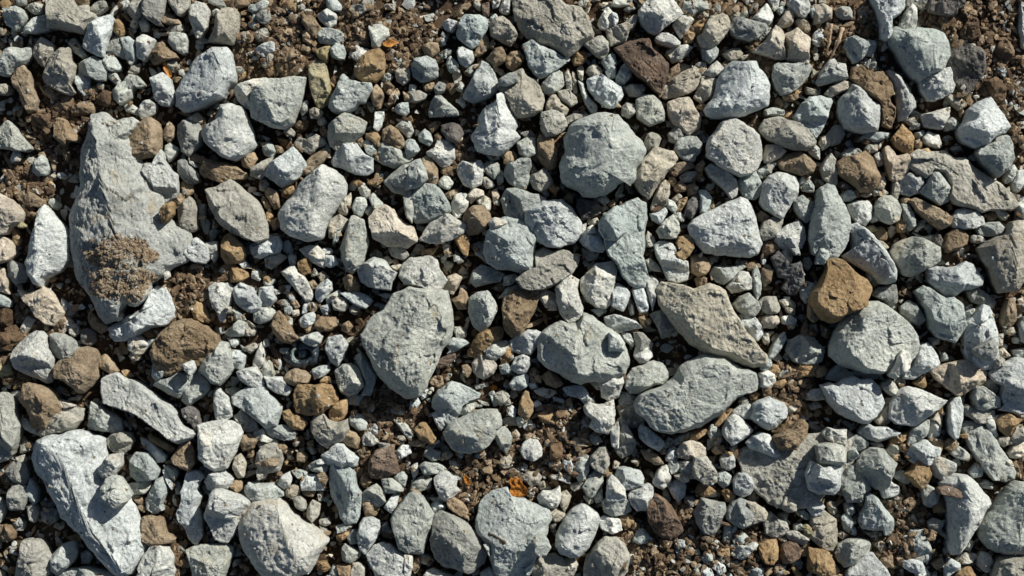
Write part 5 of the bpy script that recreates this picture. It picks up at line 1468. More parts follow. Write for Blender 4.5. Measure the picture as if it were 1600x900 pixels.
LABELS = """189,354|huge pale weathered stone at the left with brown soil heaped on it
147,781|big dirty white slab with a dark stained edge in the lower left corner
642,534|big flat pale grey slab narrowing downward, left of centre
1253,731|big half-buried grey slab with brown stain at the lower right
1086,617|long kidney-shaped grey stone lying under the buff wedge
943,248|big round grey-green stone with rough pitted face above the centre
1112,500|big slanting wedge with grey face and buff right edge
443,843|big pale angular block with tan stains near the bottom left
799,830|wide flat pale stone carrying the orange flake at the bottom
1367,531|big domed grey-green stone touching the orange-brown lump
912,546|big grey-green stone with a rough ridge just right of centre
872,43|big purplish grey stone with shaded left face at the top edge
1572,812|big smooth blue-green boulder mostly in shade in the lower right corner
1498,281|long pale slab tapering to a point near the right edge
491,315|big oblong pale stone with a ridge, right of the big diamond-shaped slab
1135,359|big flat pale lilac-grey stone with straight edges right of the waisted stone
984,383|tall blue-green stone with a narrow waist below the big round stone
235,641|long white bar-shaped stone with dark stains under its lower end
290,544|rough ochre-brown stone with a knobbly face below the white tapering stone
1571,403|big pale stone with a shaded left face at the right edge
1157,140|big bright white-grey faceted stone near the top right of centre
1314,455|orange-brown earthy lump, the largest orange stone in the photo
325,125|big white-grey stone with a lit right face near the upper left
374,325|big diamond-shaped grey slab under flat tan pieces
716,851|oval purplish grey veined stone left of the wide flat stone
1503,799|hook-shaped white stone with a dark hollow left of the corner boulder
804,387|thick squarish grey-green stone overlapping a brownish slab
1436,83|smooth pale blue-green stone narrowing downward at the upper right
1147,232|round pale stone with a small round pit below the big faceted stone
1298,346|tall oval blue-grey stone standing upright right of the pitted white stone
73,384|tall blade-shaped pale stone at the left beside the huge pale stone
437,157|flat four-sided grey slab with straight edges near the upper left
359,209|peaked pale grey stone below the tall faceted stone
864,346|mottled pale oval stone touching the squarish stone
1336,622|flat pale lilac stone with an angular outline below the domed stone
1579,605|big smooth pale stone at the right edge below the middle
645,819|tall pale green stone standing left of the veined oval stone
776,201|bell-shaped white stone, wide below and narrow on top, near the top centre
742,673|broad pale blue-green oval stone below the big central slab
225,493|white stone tapering to the lower left, beside the foot of the huge pale stone
348,692|broad pale stone with a sloping shoulder right of the white bar
948,874|medium-sized roundish beige-grey stone just below and right of the shaded peak stone
10,665|medium-sized long narrow grey-green stone just below and left of the lower brown stone
1472,488|big blue-green block with a shaded upper corner at the right
1536,523|tall ivory-white stone right of the blocky teal stone
857,420|brownish grey slab under the squarish stone
356,802|knobbly lilac-white stone left of the big bottom block
1360,401|long stone with a dark left slope right of the orange-brown lump
1540,701|medium-sized long narrow grey-green stone above the hooked stone
1008,98|dark rust-brown slanting stone near the top right of centre
1536,195|pale peaked stone with sharp edges near the upper right edge
903,829|white peaked stone with a shaded left face right of the wide flat stone
814,143|pale lobed stone with brown dirt, right of the bell-shaped stone
245,887|cream stone with shaded left face cut by the bottom edge
609,880|pale cream stone at the bottom edge under the pale green stone
1510,104|dark purplish brown slab right of the smooth teal stone
55,558|pale blue-white stone left of a brown pair at the left edge
1345,167|white ridged stone touching the reddish cinder
1431,635|fan-shaped white stone pointing right below the domed stone
541,769|tall smooth green-grey stone left of the pale green stone
52,880|medium-sized roundish beige-grey stone below and left of the big white slab
328,873|medium-sized roundish grey-green stone just below the lilac stone
611,353|cream-white oblong stone pointing down to the right
670,318|rounded blue-green stone right of the cream oblong stone
1433,399|medium-sized blocky grey-green stone just right of the shadowed ridge stone
1371,147|crumbly reddish-brown cindery lump near the upper right
124,576|flat brown two-lobed stone at the left, upper one of a pair
1502,589|pinkish stone with white left face right of the fan-shaped stone
65,634|brown stone at the left edge, lower one of a pair
117,25|flat lilac-beige stone cut by the top edge at the left
1495,435|crinkled white stone above the blocky teal stone
405,633|medium-sized angular grey-green stone just above and right of the pale shoulder stone
301,791|medium-sized long narrow whitish stone just left of the lilac stone
811,486|dark brown wedge with vertical stripes at the centre
138,903|medium-sized long narrow grey-green stone just below the big white slab
1229,208|long pale stone with cream edges right of the pocked round stone
1217,304|rounded white stone with a small pit, left of the dark oval stone
1022,267|upright buff-grey stone right of the big round stone
938,444|medium-sized angular whitish stone just above and right of the white upright stone
1343,269|brown layered stone with a dark fold near the right
659,425|pale angular stone touching the top of the big central slab
710,628|medium-sized angular grey-green stone just above and left of the mossy oval stone
1369,728|medium-sized roundish grey-green stone just right of the tan-stained slab
224,218|tan block resting on the top of the huge pale stone
1580,887|medium-sized blocky beige-grey stone just below the corner boulder
1356,891|medium-sized angular whitish stone below and right of the tan-stained slab
1030,25|rounded pale stone with tan top at the upper edge
552,383|tall pale stone with a yellow-brown stained right side
252,274|medium-sized angular whitish stone just above and right of the huge pale stone
493,623|orange-brown angular block with a flat lit top, left of the big central slab
1038,810|dark slanting stone with a rusty spot near the bottom
546,148|medium-sized angular grey-green stone just below and right of the yellow stone
97,115|medium-sized angular beige-grey stone below the lilac top stone
1271,175|medium-sized angular grey-green stone just above and right of the long cream-edged stone
446,266|medium-sized blocky whitish stone just above and left of the ridged oblong stone
818,318|medium-sized angular grey-green stone just above and left of the mottled oval stone
340,569|medium-sized angular grey-green stone just below and right of the rough brown stone
1556,242|medium-sized angular grey-green stone just below and right of the peaked right stone
847,94|medium-sized angular grey-green stone just below and left of the big top stone
892,466|bright white upright stone with wavy edges at the centre
1292,746|medium-sized blocky whitish stone just right of the tan-stained slab
539,206|medium-sized roundish grey-green stone below and right of the yellow stone
1011,591|medium-sized blocky grey-green stone just left of the kidney-shaped stone
66,476|medium-sized elongated pinkish cream stone above the blue-white stone
693,359|medium-sized angular whitish stone just below and right of the round teal stone
1235,121|smallish angular grey-green stone just below the right cream stone
551,251|smallish angular whitish stone just above and right of the ridged oblong stone
1369,809|smallish angular grey-green stone below and right of the tan-stained slab
1050,407|smallish elongated whitish stone just right of the waisted stone
1291,830|smallish roundish beige-grey stone just below the tan-stained slab
591,429|smallish angular whitish stone just below and right of the yellow-stained stone
752,131|smallish angular whitish stone just left of the pale broken stone
860,885|smallish blocky beige-grey stone just below and right of the wide flat stone
1200,644|knobbly white stone right of the kidney-shaped stone
755,485|smallish roundish grey-green stone just left of the striped brown wedge
1259,550|smallish roundish blue-green stone left of the domed stone
1336,754|smallish roundish grey-green stone just right of the tan-stained slab
1071,176|smallish blocky pinkish cream stone below and left of the big faceted stone
1386,29|smallish wedge-shaped whitish stone just above and left of the smooth teal stone
513,670|smallish angular beige-grey stone just below and right of the orange-brown block
158,55|smallish elongated whitish stone just below and right of the lilac top stone
95,659|smallish wedge-shaped beige-grey stone just below and right of the lower brown stone
502,130|narrow stone with yellow lichen, broken across near its top
1111,805|smallish blocky mid-grey stone right of the rust-spotted stone
16,334|smallish angular pinkish cream stone just above and left of the left blade stone
353,41|smallish blocky beige-grey stone above the tall faceted stone
1467,131|smallish blocky whitish stone just below and right of the smooth teal stone
580,103|rounded warm tan stone near the top left of centre
1232,427|dark charcoal cindery lump left of the orange-brown lump
944,140|smallish roundish whitish stone below and left of the rusty dark stone
1066,129|smallish elongated beige-grey stone just below and right of the rusty dark stone
599,724|dark brown triangular stone with a lighter right face
631,280|smallish roundish grey-green stone just above and left of the round teal stone
738,48|smallish blocky blue-green stone left of the big top stone
936,648|smallish angular whitish stone below the ridged centre stone
1245,71|bright cream block, right half of a split pair at the top
246,832|squarish tan-brown stone right of the big white slab
957,348|smallish roundish blue-green stone just above and left of the waisted stone
40,138|smallish elongated tan-brown stone below and left of the lilac top stone
1117,47|smallish elongated beige-grey stone above and left of the big faceted stone
1409,150|smallish long narrow whitish stone just right of the reddish cinder
347,268|smallish elongated tan-brown stone just below the pyramid stone
546,592|smallish blocky grey-green stone just above and right of the orange-brown block
162,655|smallish angular grey-green stone just left of the white bar
226,732|smallish roundish grey-green stone just above and right of the big white slab
1017,170|smallish roundish grey-green stone just below the rusty dark stone
1301,713|smallish blocky grey-green stone just right of the tan-stained slab
20,215|smallish wedge-shaped grey-green stone above and left of the huge pale stone
296,213|smallish roundish mid-grey stone just left of the pyramid stone
1333,862|smallish roundish grey-green stone below and right of the tan-stained slab
182,769|smallish blocky grey-green stone just right of the big white slab
188,208|smallish elongated grey-green stone just left of the tan block
1440,566|smallish angular whitish stone just below and right of the domed stone
974,685|smallish elongated mid-grey stone above the corner block
1236,370|smallish roundish whitish stone just left of the dark oval stone
1463,293|smallish angular grey-green stone just left of the pointed slab
759,533|smallish long narrow orange-brown stone below and left of the striped brown wedge
22,94|smallish angular grey-green stone below and left of the lilac top stone
346,471|smallish angular whitish stone above and right of the rough brown stone
101,541|smallish roundish mid-grey stone just above and left of the upper brown stone
1288,880|smallish angular orange-brown stone below the tan-stained slab
421,715|smallish blocky beige-grey stone right of the pale shoulder stone
744,344|smallish roundish tan-brown stone just above and left of the squarish stone
1246,257|smallish elongated tan-brown stone just below the long cream-edged stone
1166,45|smallish angular mid-grey stone just above and left of the left cream stone
1443,707|smallish roundish whitish stone just above the brown kite stone
1456,333|long reddish-brown stone below the small dark five-sided stone
1158,802|smallish blocky mid-grey stone below and left of the tan-stained slab
812,269|smallish angular grey-green stone below and right of the bell-shaped stone
532,712|smallish angular whitish stone just above the tall green-grey stone
1210,68|cream stone with shaded left face, left half of a split pair at the top
1399,255|smallish angular pinkish cream stone just right of the folded brown stone
1240,681|flaky ochre-brown stone split by a crack, below the knobbly white stone
824,535|smallish angular whitish stone just below the striped brown wedge
1478,12|smallish elongated dark grey stone above and right of the smooth teal stone
575,834|smallish elongated whitish stone just above and left of the bottom cream stone
614,244|smallish elongated blue-green stone above and left of the round teal stone
97,873|smallish angular grey-green stone just below and left of the big white slab
308,606|smallish angular grey-green stone just below the rough brown stone
1150,672|smallish blocky whitish stone just below and right of the kidney-shaped stone
737,270|smallish roundish whitish stone below and left of the bell-shaped stone
1130,281|smallish elongated whitish stone just below the pocked round stone
863,194|smallish blocky beige-grey stone just above and left of the big round stone
364,389|smallish roundish orange-brown stone just below the diamond slab
1344,76|small angular grey-green stone above the reddish cinder
1386,326|small roundish grey-green stone below and right of the folded brown stone
257,142|small angular whitish stone just left of the tall faceted stone
270,600|small angular grey-green stone just above and right of the white bar
410,769|small elongated grey-green stone just above and left of the big bottom block
789,48|small roundish beige-grey stone just left of the big top stone
386,466|small angular whitish stone above and right of the rough brown stone
241,20|small angular mid-grey stone above and left of the tall faceted stone
1084,731|small angular beige-grey stone below the kidney-shaped stone
664,109|small blocky grey-green stone right of the round tan stone
955,602|small roundish whitish stone just below and right of the ridged centre stone
856,236|small elongated tan-brown stone just left of the big round stone
690,240|small angular whitish stone above the round teal stone
415,387|small blocky whitish stone just below and right of the diamond slab
1075,232|small blocky grey-green stone just left of the pocked round stone
311,29|small elongated whitish stone above the tall faceted stone
1439,851|small elongated grey-green stone below and left of the hooked stone
1302,114|small angular whitish stone just above and left of the white ridge stone
982,748|small squarish pale block near the bottom right of centre
1102,738|small roundish beige-grey stone below the kidney-shaped stone
1174,289|small blocky blue-green stone just left of the pitted white stone
295,336|small elongated beige-grey stone just right of the huge pale stone
1512,342|small angular whitish stone just below the pointed slab
1435,739|brown kite-shaped stone with a dark left side at the lower right
1338,582|small long narrow grey-green stone just below and left of the domed stone
699,757|small angular whitish stone above and right of the pale green stone
987,646|small angular mid-grey stone just left of the kidney-shaped stone
246,775|small elongated grey-green stone just right of the big white slab
467,442|small long narrow whitish stone below and left of the yellow-stained stone
966,791|small blocky grey-green stone just below the corner block
1540,624|small angular grey-green stone just below and left of the right-edge block
1471,730|small angular whitish stone just right of the brown kite stone
308,392|small roundish whitish stone just right of the huge pale stone
759,432|small angular grey-green stone just below and left of the squarish stone
7,387|small wedge-shaped pinkish cream stone just left of the left blade stone
145,108|small angular grey-green stone below the lilac top stone
1600,36|small long narrow whitish stone above and right of the dark purple slab
1195,696|small elongated whitish stone just above and left of the tan-stained slab
443,512|small elongated tan-brown stone above and left of the orange-brown block
525,547|small angular whitish stone left of the big central slab
347,633|small elongated whitish stone just above the pale shoulder stone
1003,776|small angular whitish stone just below and right of the corner block
974,47|small elongated beige-grey stone just above and left of the rusty dark stone
287,714|small angular tan-brown stone just left of the pale shoulder stone
1345,331|small roundish whitish stone just right of the dark oval stone
967,506|small elongated whitish stone just above and right of the ridged centre stone
390,143|small wedge-shaped whitish stone just left of the four-sided slab
653,273|small angular grey-green stone just above the round teal stone
187,691|small roundish beige-grey stone just above and right of the big white slab
570,585|small long narrow grey-green stone just below and left of the big central slab
1494,653|small long narrow whitish stone just right of the fan-shaped stone
1372,676|small long narrow whitish stone just below and right of the flat hexagonal stone
1080,704|small roundish pinkish cream stone just below the kidney-shaped stone
104,209|small angular tan-brown stone above and left of the huge pale stone
756,571|small blocky pinkish cream stone right of the big central slab
26,777|small roundish mid-grey stone left of the big white slab
1202,861|small blocky orange-brown stone below the tan-stained slab
69,80|small blocky beige-grey stone below and left of the lilac top stone
1065,391|small angular orange-brown stone just below and left of the notched stone
343,752|small roundish whitish stone just above the lilac stone
690,166|small angular grey-green stone left of the bell-shaped stone
1087,12|small elongated grey-green stone just right of the cream-topped stone
926,376|small angular whitish stone just left of the waisted stone
1211,821|small roundish beige-grey stone just below and left of the tan-stained slab
1412,218|small angular orange-brown stone below and right of the reddish cinder
28,738|small roundish mid-grey stone below the lower brown stone
1493,375|small roundish tan-brown stone just above the crinkled white stone
1425,287|small roundish whitish stone just left of the pointed slab
1168,478|small roundish grey-green stone just right of the buff wedge
1037,506|small elongated mid-grey stone just left of the buff wedge
1138,425|small wedge-shaped grey-green stone just above the buff wedge
1104,138|small angular beige-grey stone just left of the big faceted stone
683,902|small elongated grey-green stone just below and left of the veined oval stone
1465,189|small angular whitish stone left of the peaked right stone
22,28|small roundish grey-green stone left of the lilac top stone
1205,357|small angular beige-grey stone just right of the notched stone
1175,510|small elongated whitish stone just right of the buff wedge
9,499|small angular crumbly brown clod above and left of the blue-white stone
920,327|small angular dark grey stone just below the big round stone
321,697|small long narrow whitish stone just left of the pale shoulder stone
842,851|small roundish grey-green stone just below and right of the wide flat stone
864,130|small roundish grey-green stone just right of the pale broken stone
393,590|small angular whitish stone below and right of the rough brown stone
366,427|small angular orange-brown stone below the diamond slab
960,765|small angular whitish stone just below and left of the corner block
584,775|small angular grey-green stone just right of the tall green-grey stone
1426,490|small blocky grey-green stone just left of the blocky teal stone
484,225|small elongated beige-grey stone above the ridged oblong stone
1528,646|small elongated beige-grey stone just below and left of the right-edge block
1264,580|small long narrow orange-brown stone above and left of the flat hexagonal stone
927,756|small elongated grey-green stone left of the corner block
1162,758|small roundish whitish stone just left of the tan-stained slab
938,717|small angular beige-grey stone above and left of the corner block
171,730|small angular whitish stone just above and right of the big white slab
217,458|small long narrow whitish stone just above the white tapering stone
1047,356|small angular grey-green stone just above and right of the waisted stone
516,56|small angular grey-green stone above the yellow stone
1388,460|small angular mid-grey stone just above the domed stone
1235,863|small blocky rusty dark stone below the tan-stained slab
1256,325|small angular grey-green stone just above and left of the dark oval stone
1017,683|small elongated whitish stone just below and left of the kidney-shaped stone
969,463|small blocky whitish stone below the waisted stone
1158,442|small angular whitish stone just above and right of the buff wedge
830,702|small blocky whitish stone right of the mossy oval stone
615,216|small angular tan-brown stone above and left of the round teal stone
845,281|small blocky beige-grey stone just above the mottled oval stone
256,83|small angular tan-brown stone above and left of the tall faceted stone
1298,266|small elongated whitish stone just left of the folded brown stone
292,267|small elongated mid-grey stone just above and right of the huge pale stone
1032,307|small long narrow beige-grey stone just below the buff upright stone
934,74|small angular beige-grey stone just below and right of the big top stone
49,311|small long narrow tan-brown stone above the left blade stone
27,425|small roundish mid-grey stone just below and left of the left blade stone
1516,48|small angular crumbly brown clod just above the dark purple slab
1575,662|small angular orange-brown stone just below the right-edge block
440,675|small elongated grey-green stone below and left of the orange-brown block
"""
_L = {}
for ln in LABELS.strip().split("\n"):
    a, b = ln.split("|"); _L[tuple(int(v) for v in a.split(","))] = b
for s in STONES[:300]:
    s["label"] = _L[(int(f"{s['c'][0]:.0f}"), int(f"{s['c'][1]:.0f}"))]
# ---------------------------------------------------------------- lay the stones, large first, on a height field
MX, MY = 420, 380                         # margin of ground kept beyond the frame, in px
GW, GH = 1600+2*MX, 900+2*MY
# patches where bare crumbly soil shows: x, y, radius
SOILP = [(290,460,45),(1335,38,60),(1555,55,90),(1570,150,75),(440,50,85),(610,650,50),(770,745,70),(880,690,60),(1075,850,70),(1230,610,45),(60,500,40),(1480,35,40),(460,75,40),(640,70,50),(240,870,50),(1400,830,60),(105,185,70),(40,300,40),(350,470,40),(30,560,40),(700,240,30),(1100,20,50),(860,230,30),(1200,90,30),(560,40,40),(1000,860,50),(1180,860,50),(1330,880,40),(560,700,60),(185,415,45)]
def soil_h(x, y):
    h = np.zeros(np.shape(x))
    for a, c, r in SOILP: h = np.maximum(h, np.exp(-(((x-a)**2+(y-c)**2)/(r*1.05)**2)**2))
    return -21+16*h
_X, _Y = np.meshgrid(np.arange(GW//2)*2.0-MX+1, np.arange(GH//2)*2.0-MY+1)
HM = soil_h(_X, _Y)                       # height of whatever lies at a place, 2 px cells
def cells(P, shrink=1.0):
    c = P.mean(0); Q = c+(P-c)*shrink
    x0, y0 = np.floor((Q.min(0)+[MX,MY])/2).astype(int); x1, y1 = np.ceil((Q.max(0)+[MX,MY])/2).astype(int)
    x0, y0 = max(x0,0), max(y0,0); x1, y1 = min(x1, GW//2-1), min(y1, GH//2-1)
    if x1 <= x0 or y1 <= y0: return None
    X, Y = np.meshgrid(np.arange(x0, x1+1), np.arange(y0, y1+1)); px = X*2-MX+1; py = Y*2-MY+1
    ins = np.zeros(X.shape, bool); j = len(Q)-1
    for i in range(len(Q)):
        yi, yj, xi, xj = Q[i,1], Q[j,1], Q[i,0], Q[j,0]
        if yi != yj: ins ^= ((yi > py) != (yj > py)) & (px < (xj-xi)*(py-yi)/(yj-yi)+xi)
        j = i
    return Y[ins], X[ins]
RID = []
for ln in RIDGES.strip().split('\n'):
    a, b = ln.split(':'); RID.append((tuple(float(v) for v in a.split()), np.array([[float(v) for v in q.split(',')] for q in b.split()])))
def inside(P, x, y):
    ins = False; j = len(P)-1
    for i in range(len(P)):
        if (P[i,1] > y) != (P[j,1] > y) and x < (P[j,0]-P[i,0])*(y-P[i,1])/(P[j,1]-P[i,1])+P[i,0]: ins = not ins
        j = i
    return ins
for (x, y), r in RID:
    c = [s for s in STONES if inside(s['P'], x, y)]
    if c: c[0]['ridge'] = r
    else: print('RIDGE without stone', x, y)
FLAT = {(1240,715): .4, (1498,281): .6, (872,43): .8, (374,325): .75, (800,830): .75, (437,157): .8, (1135,359): .8}   # slabs lying flat
def lay(s, rs):
    P = s['P']; R = math.sqrt(s['A']/math.pi)
    Q = P-P.mean(0); ev = np.linalg.eigvalsh(np.cov(resample(P, 40).T)); wmin = 2*math.sqrt(max(ev[0], 1))*1.35
    H = (0.78*wmin)*rs.uniform(.85, 1.2)*(1.0 if R < 30 else max(.60, (30/R)**.30))
    if s['low']: H *= .7
    if s['A'] > 30000: H = 66
    for (fx, fy), ff in FLAT.items():
        if abs(s['P'].mean(0)[0]-fx) < 25 and abs(s['P'].mean(0)[1]-fy) < 25 and s['A'] > 3500: H *= ff
    s['H'] = H
    c = cells(P, .8)
    base = -16.0
    if c is not None and len(c[0]):
        h = HM[c]; base = float(np.percentile(h, 60))
    base = max(base, -22.0 if s.get('fill') else -8.0)
    lift = 0 if (s['low'] or R < 9) else rs.uniform(0, 1)*min(R*.45, 12)
    s['z'] = max(base-0.05*H, -20 if s.get('fill') else -6) - (0.10*H if base < 1 else 0) + lift - (.10*H if s['low'] else 0); s['sink'] = lift+14
    c = cells(P, 1.0)
    if c is not None and len(c[0]):
        cc = P.mean(0); px = c[1]*2-MX+1; py = c[0]*2-MY+1
        rr = np.hypot(px-cc[0], py-cc[1])/(R*1.15)
        HM[c] = np.maximum(HM[c], s['z']+H*(.3+.62*np.clip(1-rr**2.5, 0, 1)))
def world(V, zoff, k):
    """px -> metres; the outline was read at the stone's own edge height, so undo the perspective there"""
    W = np.array(V, float); f = (D-k)/D
    W[:,0] = (W[:,0]-CX)*f; W[:,1] = (W[:,1]+CY)*f; W[:,2] += zoff
    return W*PX
rs = np.random.RandomState(5)
TOP = STONES[:300]
SMALL = STONES[300:]
acc = dict(V=[], F=[], M=[], S=[], n=0)
def stash(V, F, kind, smooth):
    acc['V'].append(V); acc['F'].append(F+acc['n']); acc['M'].append(np.full(len(F), KINDS.index(kind))); acc['S'].append(np.full(len(F), smooth)); acc['n'] += len(V)
# stones beyond the frame, so that the ground goes on and their shadows fall in
def blob(x, y, r, rs, n=None, el=None):
    n = n or rs.randint(4, 8); a = np.sort((np.arange(n)+rs.uniform(-.32,.32,n))*6.283/n)
    q = np.column_stack([np.cos(a), np.sin(a)])*rs.uniform(.75, 1.2, n)[:,None]
    e = el or rs.uniform(1.05, 2.0); th = rs.rand()*3.14; q[:,0] *= math.sqrt(e); q[:,1] /= math.sqrt(e)
    c, s_ = math.cos(th), math.sin(th)
    return q@np.array([[c, -s_],[s_, c]])*r+[x, y]
occ = np.zeros(HM.shape, bool)
for s in STONES:
    c = cells(s['P'])
    if c is not None: occ[c] = True
FILL = []
def free(P, lim):
    c = cells(P)
    if c is None or not len(c[0]): return None
    return c if occ[c].mean() < lim else None
KW = list('wggggnnssbpttok'); KW2 = list('wggnnlsttttttokkkxp')
pool = [(40,90,70,'out'),(26,40,420,'out'),(16,26,1300,'out'),(12,16,2600,'out'),(8,12,6000,'any'),(5.5,8,10000,'any'),(3.0,5.5,26000,'any')]
for lo, hi, tries, where in pool:
    for _ in range(tries):
        x = rs.uniform(-MX+20, 1600+MX-20); y = rs.uniform(-MY+20, 900+MY-20); r = rs.uniform(lo, hi)
        if where == 'out' and -r*.9 < x < 1600+r*.9 and -r*.9 < y < 900+r*.9: continue
        P = blob(x, y, r, rs, n=(None if r > 12 else rs.randint(4, 7)))
        c = free(P, .05 if r > 12 else (.3 if r > 5.5 else .45))
        if c is None: continue
        sh = float(soil_h(x, y))
        if sh > -12 and rs.rand() < .45: continue
        occ[c] = True; kk = list('kkkkktxtong') if sh > -12 else (KW if r > 9 else KW2)
        FILL.append(dict(k=kk[rs.randint(len(kk))], low=False, fill=True, P=P, A=abs(area(P))))
for s in STONES+FILL: lay(s, rs)
TR = 0
for s in TOP:
    R = math.sqrt(s['A']/math.pi); rgh = 1.5 if s['k'] in 'kx' else (1.15 if s['k'] in 'rd' else (1.45 if s['A'] > 20000 else 1.0))
    V, F, e = rock(s['P'], rs, s['H'], s.get('ridge'), res=1.8, rough=rgh, sink=s['sink'])
    W = world(V, s['z'], s['z']+e); c = W.mean(0); c[2] = W[:,2].min()
    nm = 'soil_clod' if s['k'] == 'k' else ('stone' if s['A'] > 2600 else 'pebble')
    o = link_mesh(nm, W-c, F, [MAT[s['k']]], loc=tuple(c)); s['o'] = o; TR += len(F)
    o['label'] = s.get('label', 'stone'); o['category'] = 'soil clod' if s['k'] == 'k' else nm
    o['group'] = {'stone': 'large stones lying in the gravel', 'pebble': 'smaller stones lying in the gravel', 'soil_clod': 'clods of brown soil between the stones'}[nm]
for s in SMALL:
    V, F, e = rock(s['P'], rs, s['H'], s.get('ridge'), res=(2.3 if s['A'] > 420 else 2.9), rough=1.1, sink=s['sink'])
    stash(world(V, s['z'], s['z']+e), F, s['k'], s['A'] > 420); TR += len(F)
for s in [q for q in FILL if math.sqrt(q['A']/math.pi) >= 13]:
    V, F, e = rock(s['P'], rs, s['H'], None, res=4.0, rough=1.1, detail=True)
    stash(world(V, s['z'], s['z']), F, s['k'], True); TR += len(F)
for k in KINDS:
    q = [s for s in FILL if s['k'] == k and math.sqrt(s['A']/math.pi) < 13]
    if not q: continue
    c = np.array([s['P'].mean(0) for s in q]); r = np.array([math.sqrt(s['A']/math.pi) for s in q]); z = np.array([s['z']+s['H']*.45 for s in q])
    V, F = chips(c[:,0], c[:,1], r, z, rs); stash(V, F, k, False); TR += len(F)
peb = link_mesh('pebbles', np.vstack(acc['V']), np.vstack(acc['F']), [MATI[k] for k in KINDS], np.concatenate(acc['M']), smooth=np.concatenate(acc['S']))
peb['label'] = 'mixed small grey, cream and brown pebbles filling the gaps between the stones'; peb['category'] = 'gravel'; peb['kind'] = 'stuff'
# ---------------------------------------------------------------- fine grit: one rough 20-sided crumb each
def crumbs(n, lo, hi, rs, pts=None):
    x = rs.uniform(-MX, 1600+MX, n); y = rs.uniform(-MY, 900+MY, n)
    if pts is not None:
        i = rs.randint(len(pts), size=n); pp = np.array(pts); a = rs.rand(n)*6.28; q = np.sqrt(rs.rand(n))*pp[i,2]; x = pp[i,0]+np.cos(a)*q; y = pp[i,1]+np.sin(a)*q
    h = HM[np.clip(((y+MY)/2).astype(int), 0, HM.shape[0]-1), np.clip(((x+MX)/2).astype(int), 0, HM.shape[1]-1)]
    keep = h < 5
    x, y, h = x[keep], y[keep], h[keep]; n = len(x); r = lo+(hi-lo)*rs.rand(n)**2
    V, F = chips(x, y, r, h+r*.3, rs, (IV, IF), 3)
    return V, F, n
kinds2 = 'nsgtokxwt'
V1, F1, n1 = crumbs(24000, 1.3, 5.0, rs); V2, F2, n2 = crumbs(16000, 1.2, 5.5, rs, SOILP)
m1 = np.array([KINDS.index(kinds2[i]) for i in rs.choice(len(kinds2), n1, p=[.16,.08,.08,.20,.07,.28,.05,.03,.05])])
m2 = np.array([KINDS.index('kkkktx'[i]) for i in rs.randint(6, size=n2)])
grit = link_mesh('grit', np.vstack([V1, V2]), np.vstack([F1, F2+len(V1)]), [MATI[k] for k in KINDS], np.repeat(np.concatenate([m1, m2]), 20), smooth=False)
grit['label'] = 'fine brown and grey grit scattered over the soil between the stones'; grit['category'] = 'grit'; grit['kind'] = 'stuff'; TR += 20*(n1+n2)
# ---------------------------------------------------------------- soil
gx = np.arange(-MX-20, 1600+MX+24, 4.5); gy = np.arange(-MY-20, 900+MY+24, 4.5)
gx = np.concatenate([[-16000,-6000,-2500,-1200], gx, [2800,4200,8000,18000]]); gy = np.concatenate([[-16000,-6000,-2500,-1000], gy, [2000,3500,7000,17000]])
X, Y = np.meshgrid(gx, gy); p = np.column_stack([X.ravel(), -Y.ravel(), np.zeros(X.size)])
z = fbm(p/26+3, 2)*3.0+fbm(p/8.5+7, 3, .6)*2.4+soil_h(p[:,0], -p[:,1])-1
ins = (np.abs(p[:,0]-800) < 1300) & (np.abs(p[:,1]+450) < 900); z[~ins] = -22
G = np.column_stack([(p[:,0]-CX), (p[:,1]+CY), z])*PX
ny, nx = X.shape; i0 = (np.arange(ny-1)[:,None]*nx+np.arange(nx-1)[None]).ravel()
GF = np.vstack([np.column_stack([i0, i0+nx, i0+1]), np.column_stack([i0+1, i0+nx, i0+nx+1])])
g = link_mesh('ground', G, GF, [SOIL]); g['kind'] = 'structure'; TR += len(GF)
print('TRIS', TR, 'stones', len(STONES), 'fill', len(FILL), 'crumbs', n1+n2)
# ---------------------------------------------------------------- small things lying on the gravel
bpy.context.view_layer.update()
DG = bpy.context.evaluated_depsgraph_get()
from mathutils import Vector
def top(x, y):
    """height of the surface under photo pixel x, y (metres)"""
    h, loc, nn, i, ob, mm = SC.ray_cast(DG, Vector(((x-CX)*PX, (CY-y)*PX, .3)), Vector((0,0,-1)))
    return loc.z if h else 0.0
def flatmat(name, col, col2, rough=.7, scale=300, spec=.3, bump=.0006):
    m = bpy.data.materials.new(name); m.use_nodes = True; nt = m.node_tree; bs = nt.nodes['Principled BSDF']
    bs.inputs['Roughness'].default_value = rough; bs.inputs['Specular IOR Level'].default_value = spec
    tc = N(nt, 'ShaderNodeTexCoord'); n = N(nt, 'ShaderNodeTexNoise'); n.inputs['Scale'].default_value = scale; n.inputs['Detail'].default_value = 4
    nt.links.new(tc.outputs['Object'], n.inputs['Vector'])
    r = N(nt, 'ShaderNodeValToRGB'); r.color_ramp.elements[0].position = .35; r.color_ramp.elements[1].position = .65
    r.color_ramp.elements[0].color = (*col, 1); r.color_ramp.elements[1].color = (*col2, 1)
    nt.links.new(n.outputs[0], r.inputs[0]); nt.links.new(r.outputs[0], bs.inputs['Base Color'])
    bp = N(nt, 'ShaderNodeBump'); bp.inputs['Distance'].default_value = bump; nt.links.new(n.outputs[0], bp.inputs['Height']); nt.links.new(bp.outputs[0], bs.inputs['Normal'])
    return m
M_LEAF = flatmat('dry_orange_leaf', (.30,.12,.03), (.48,.22,.05), .6, 500)
M_RUST = flatmat('rusty_orange_flake', (.42,.17,.025), (.13,.045,.012), .9, 700, .2, .0012)
M_TWIG = flatmat('dry_twig', (.34,.24,.15), (.50,.38,.25), .85, 700)
M_DARK = flatmat('dark_glaze', (.012,.017,.022), (.05,.065,.075), .3, 500, .6)
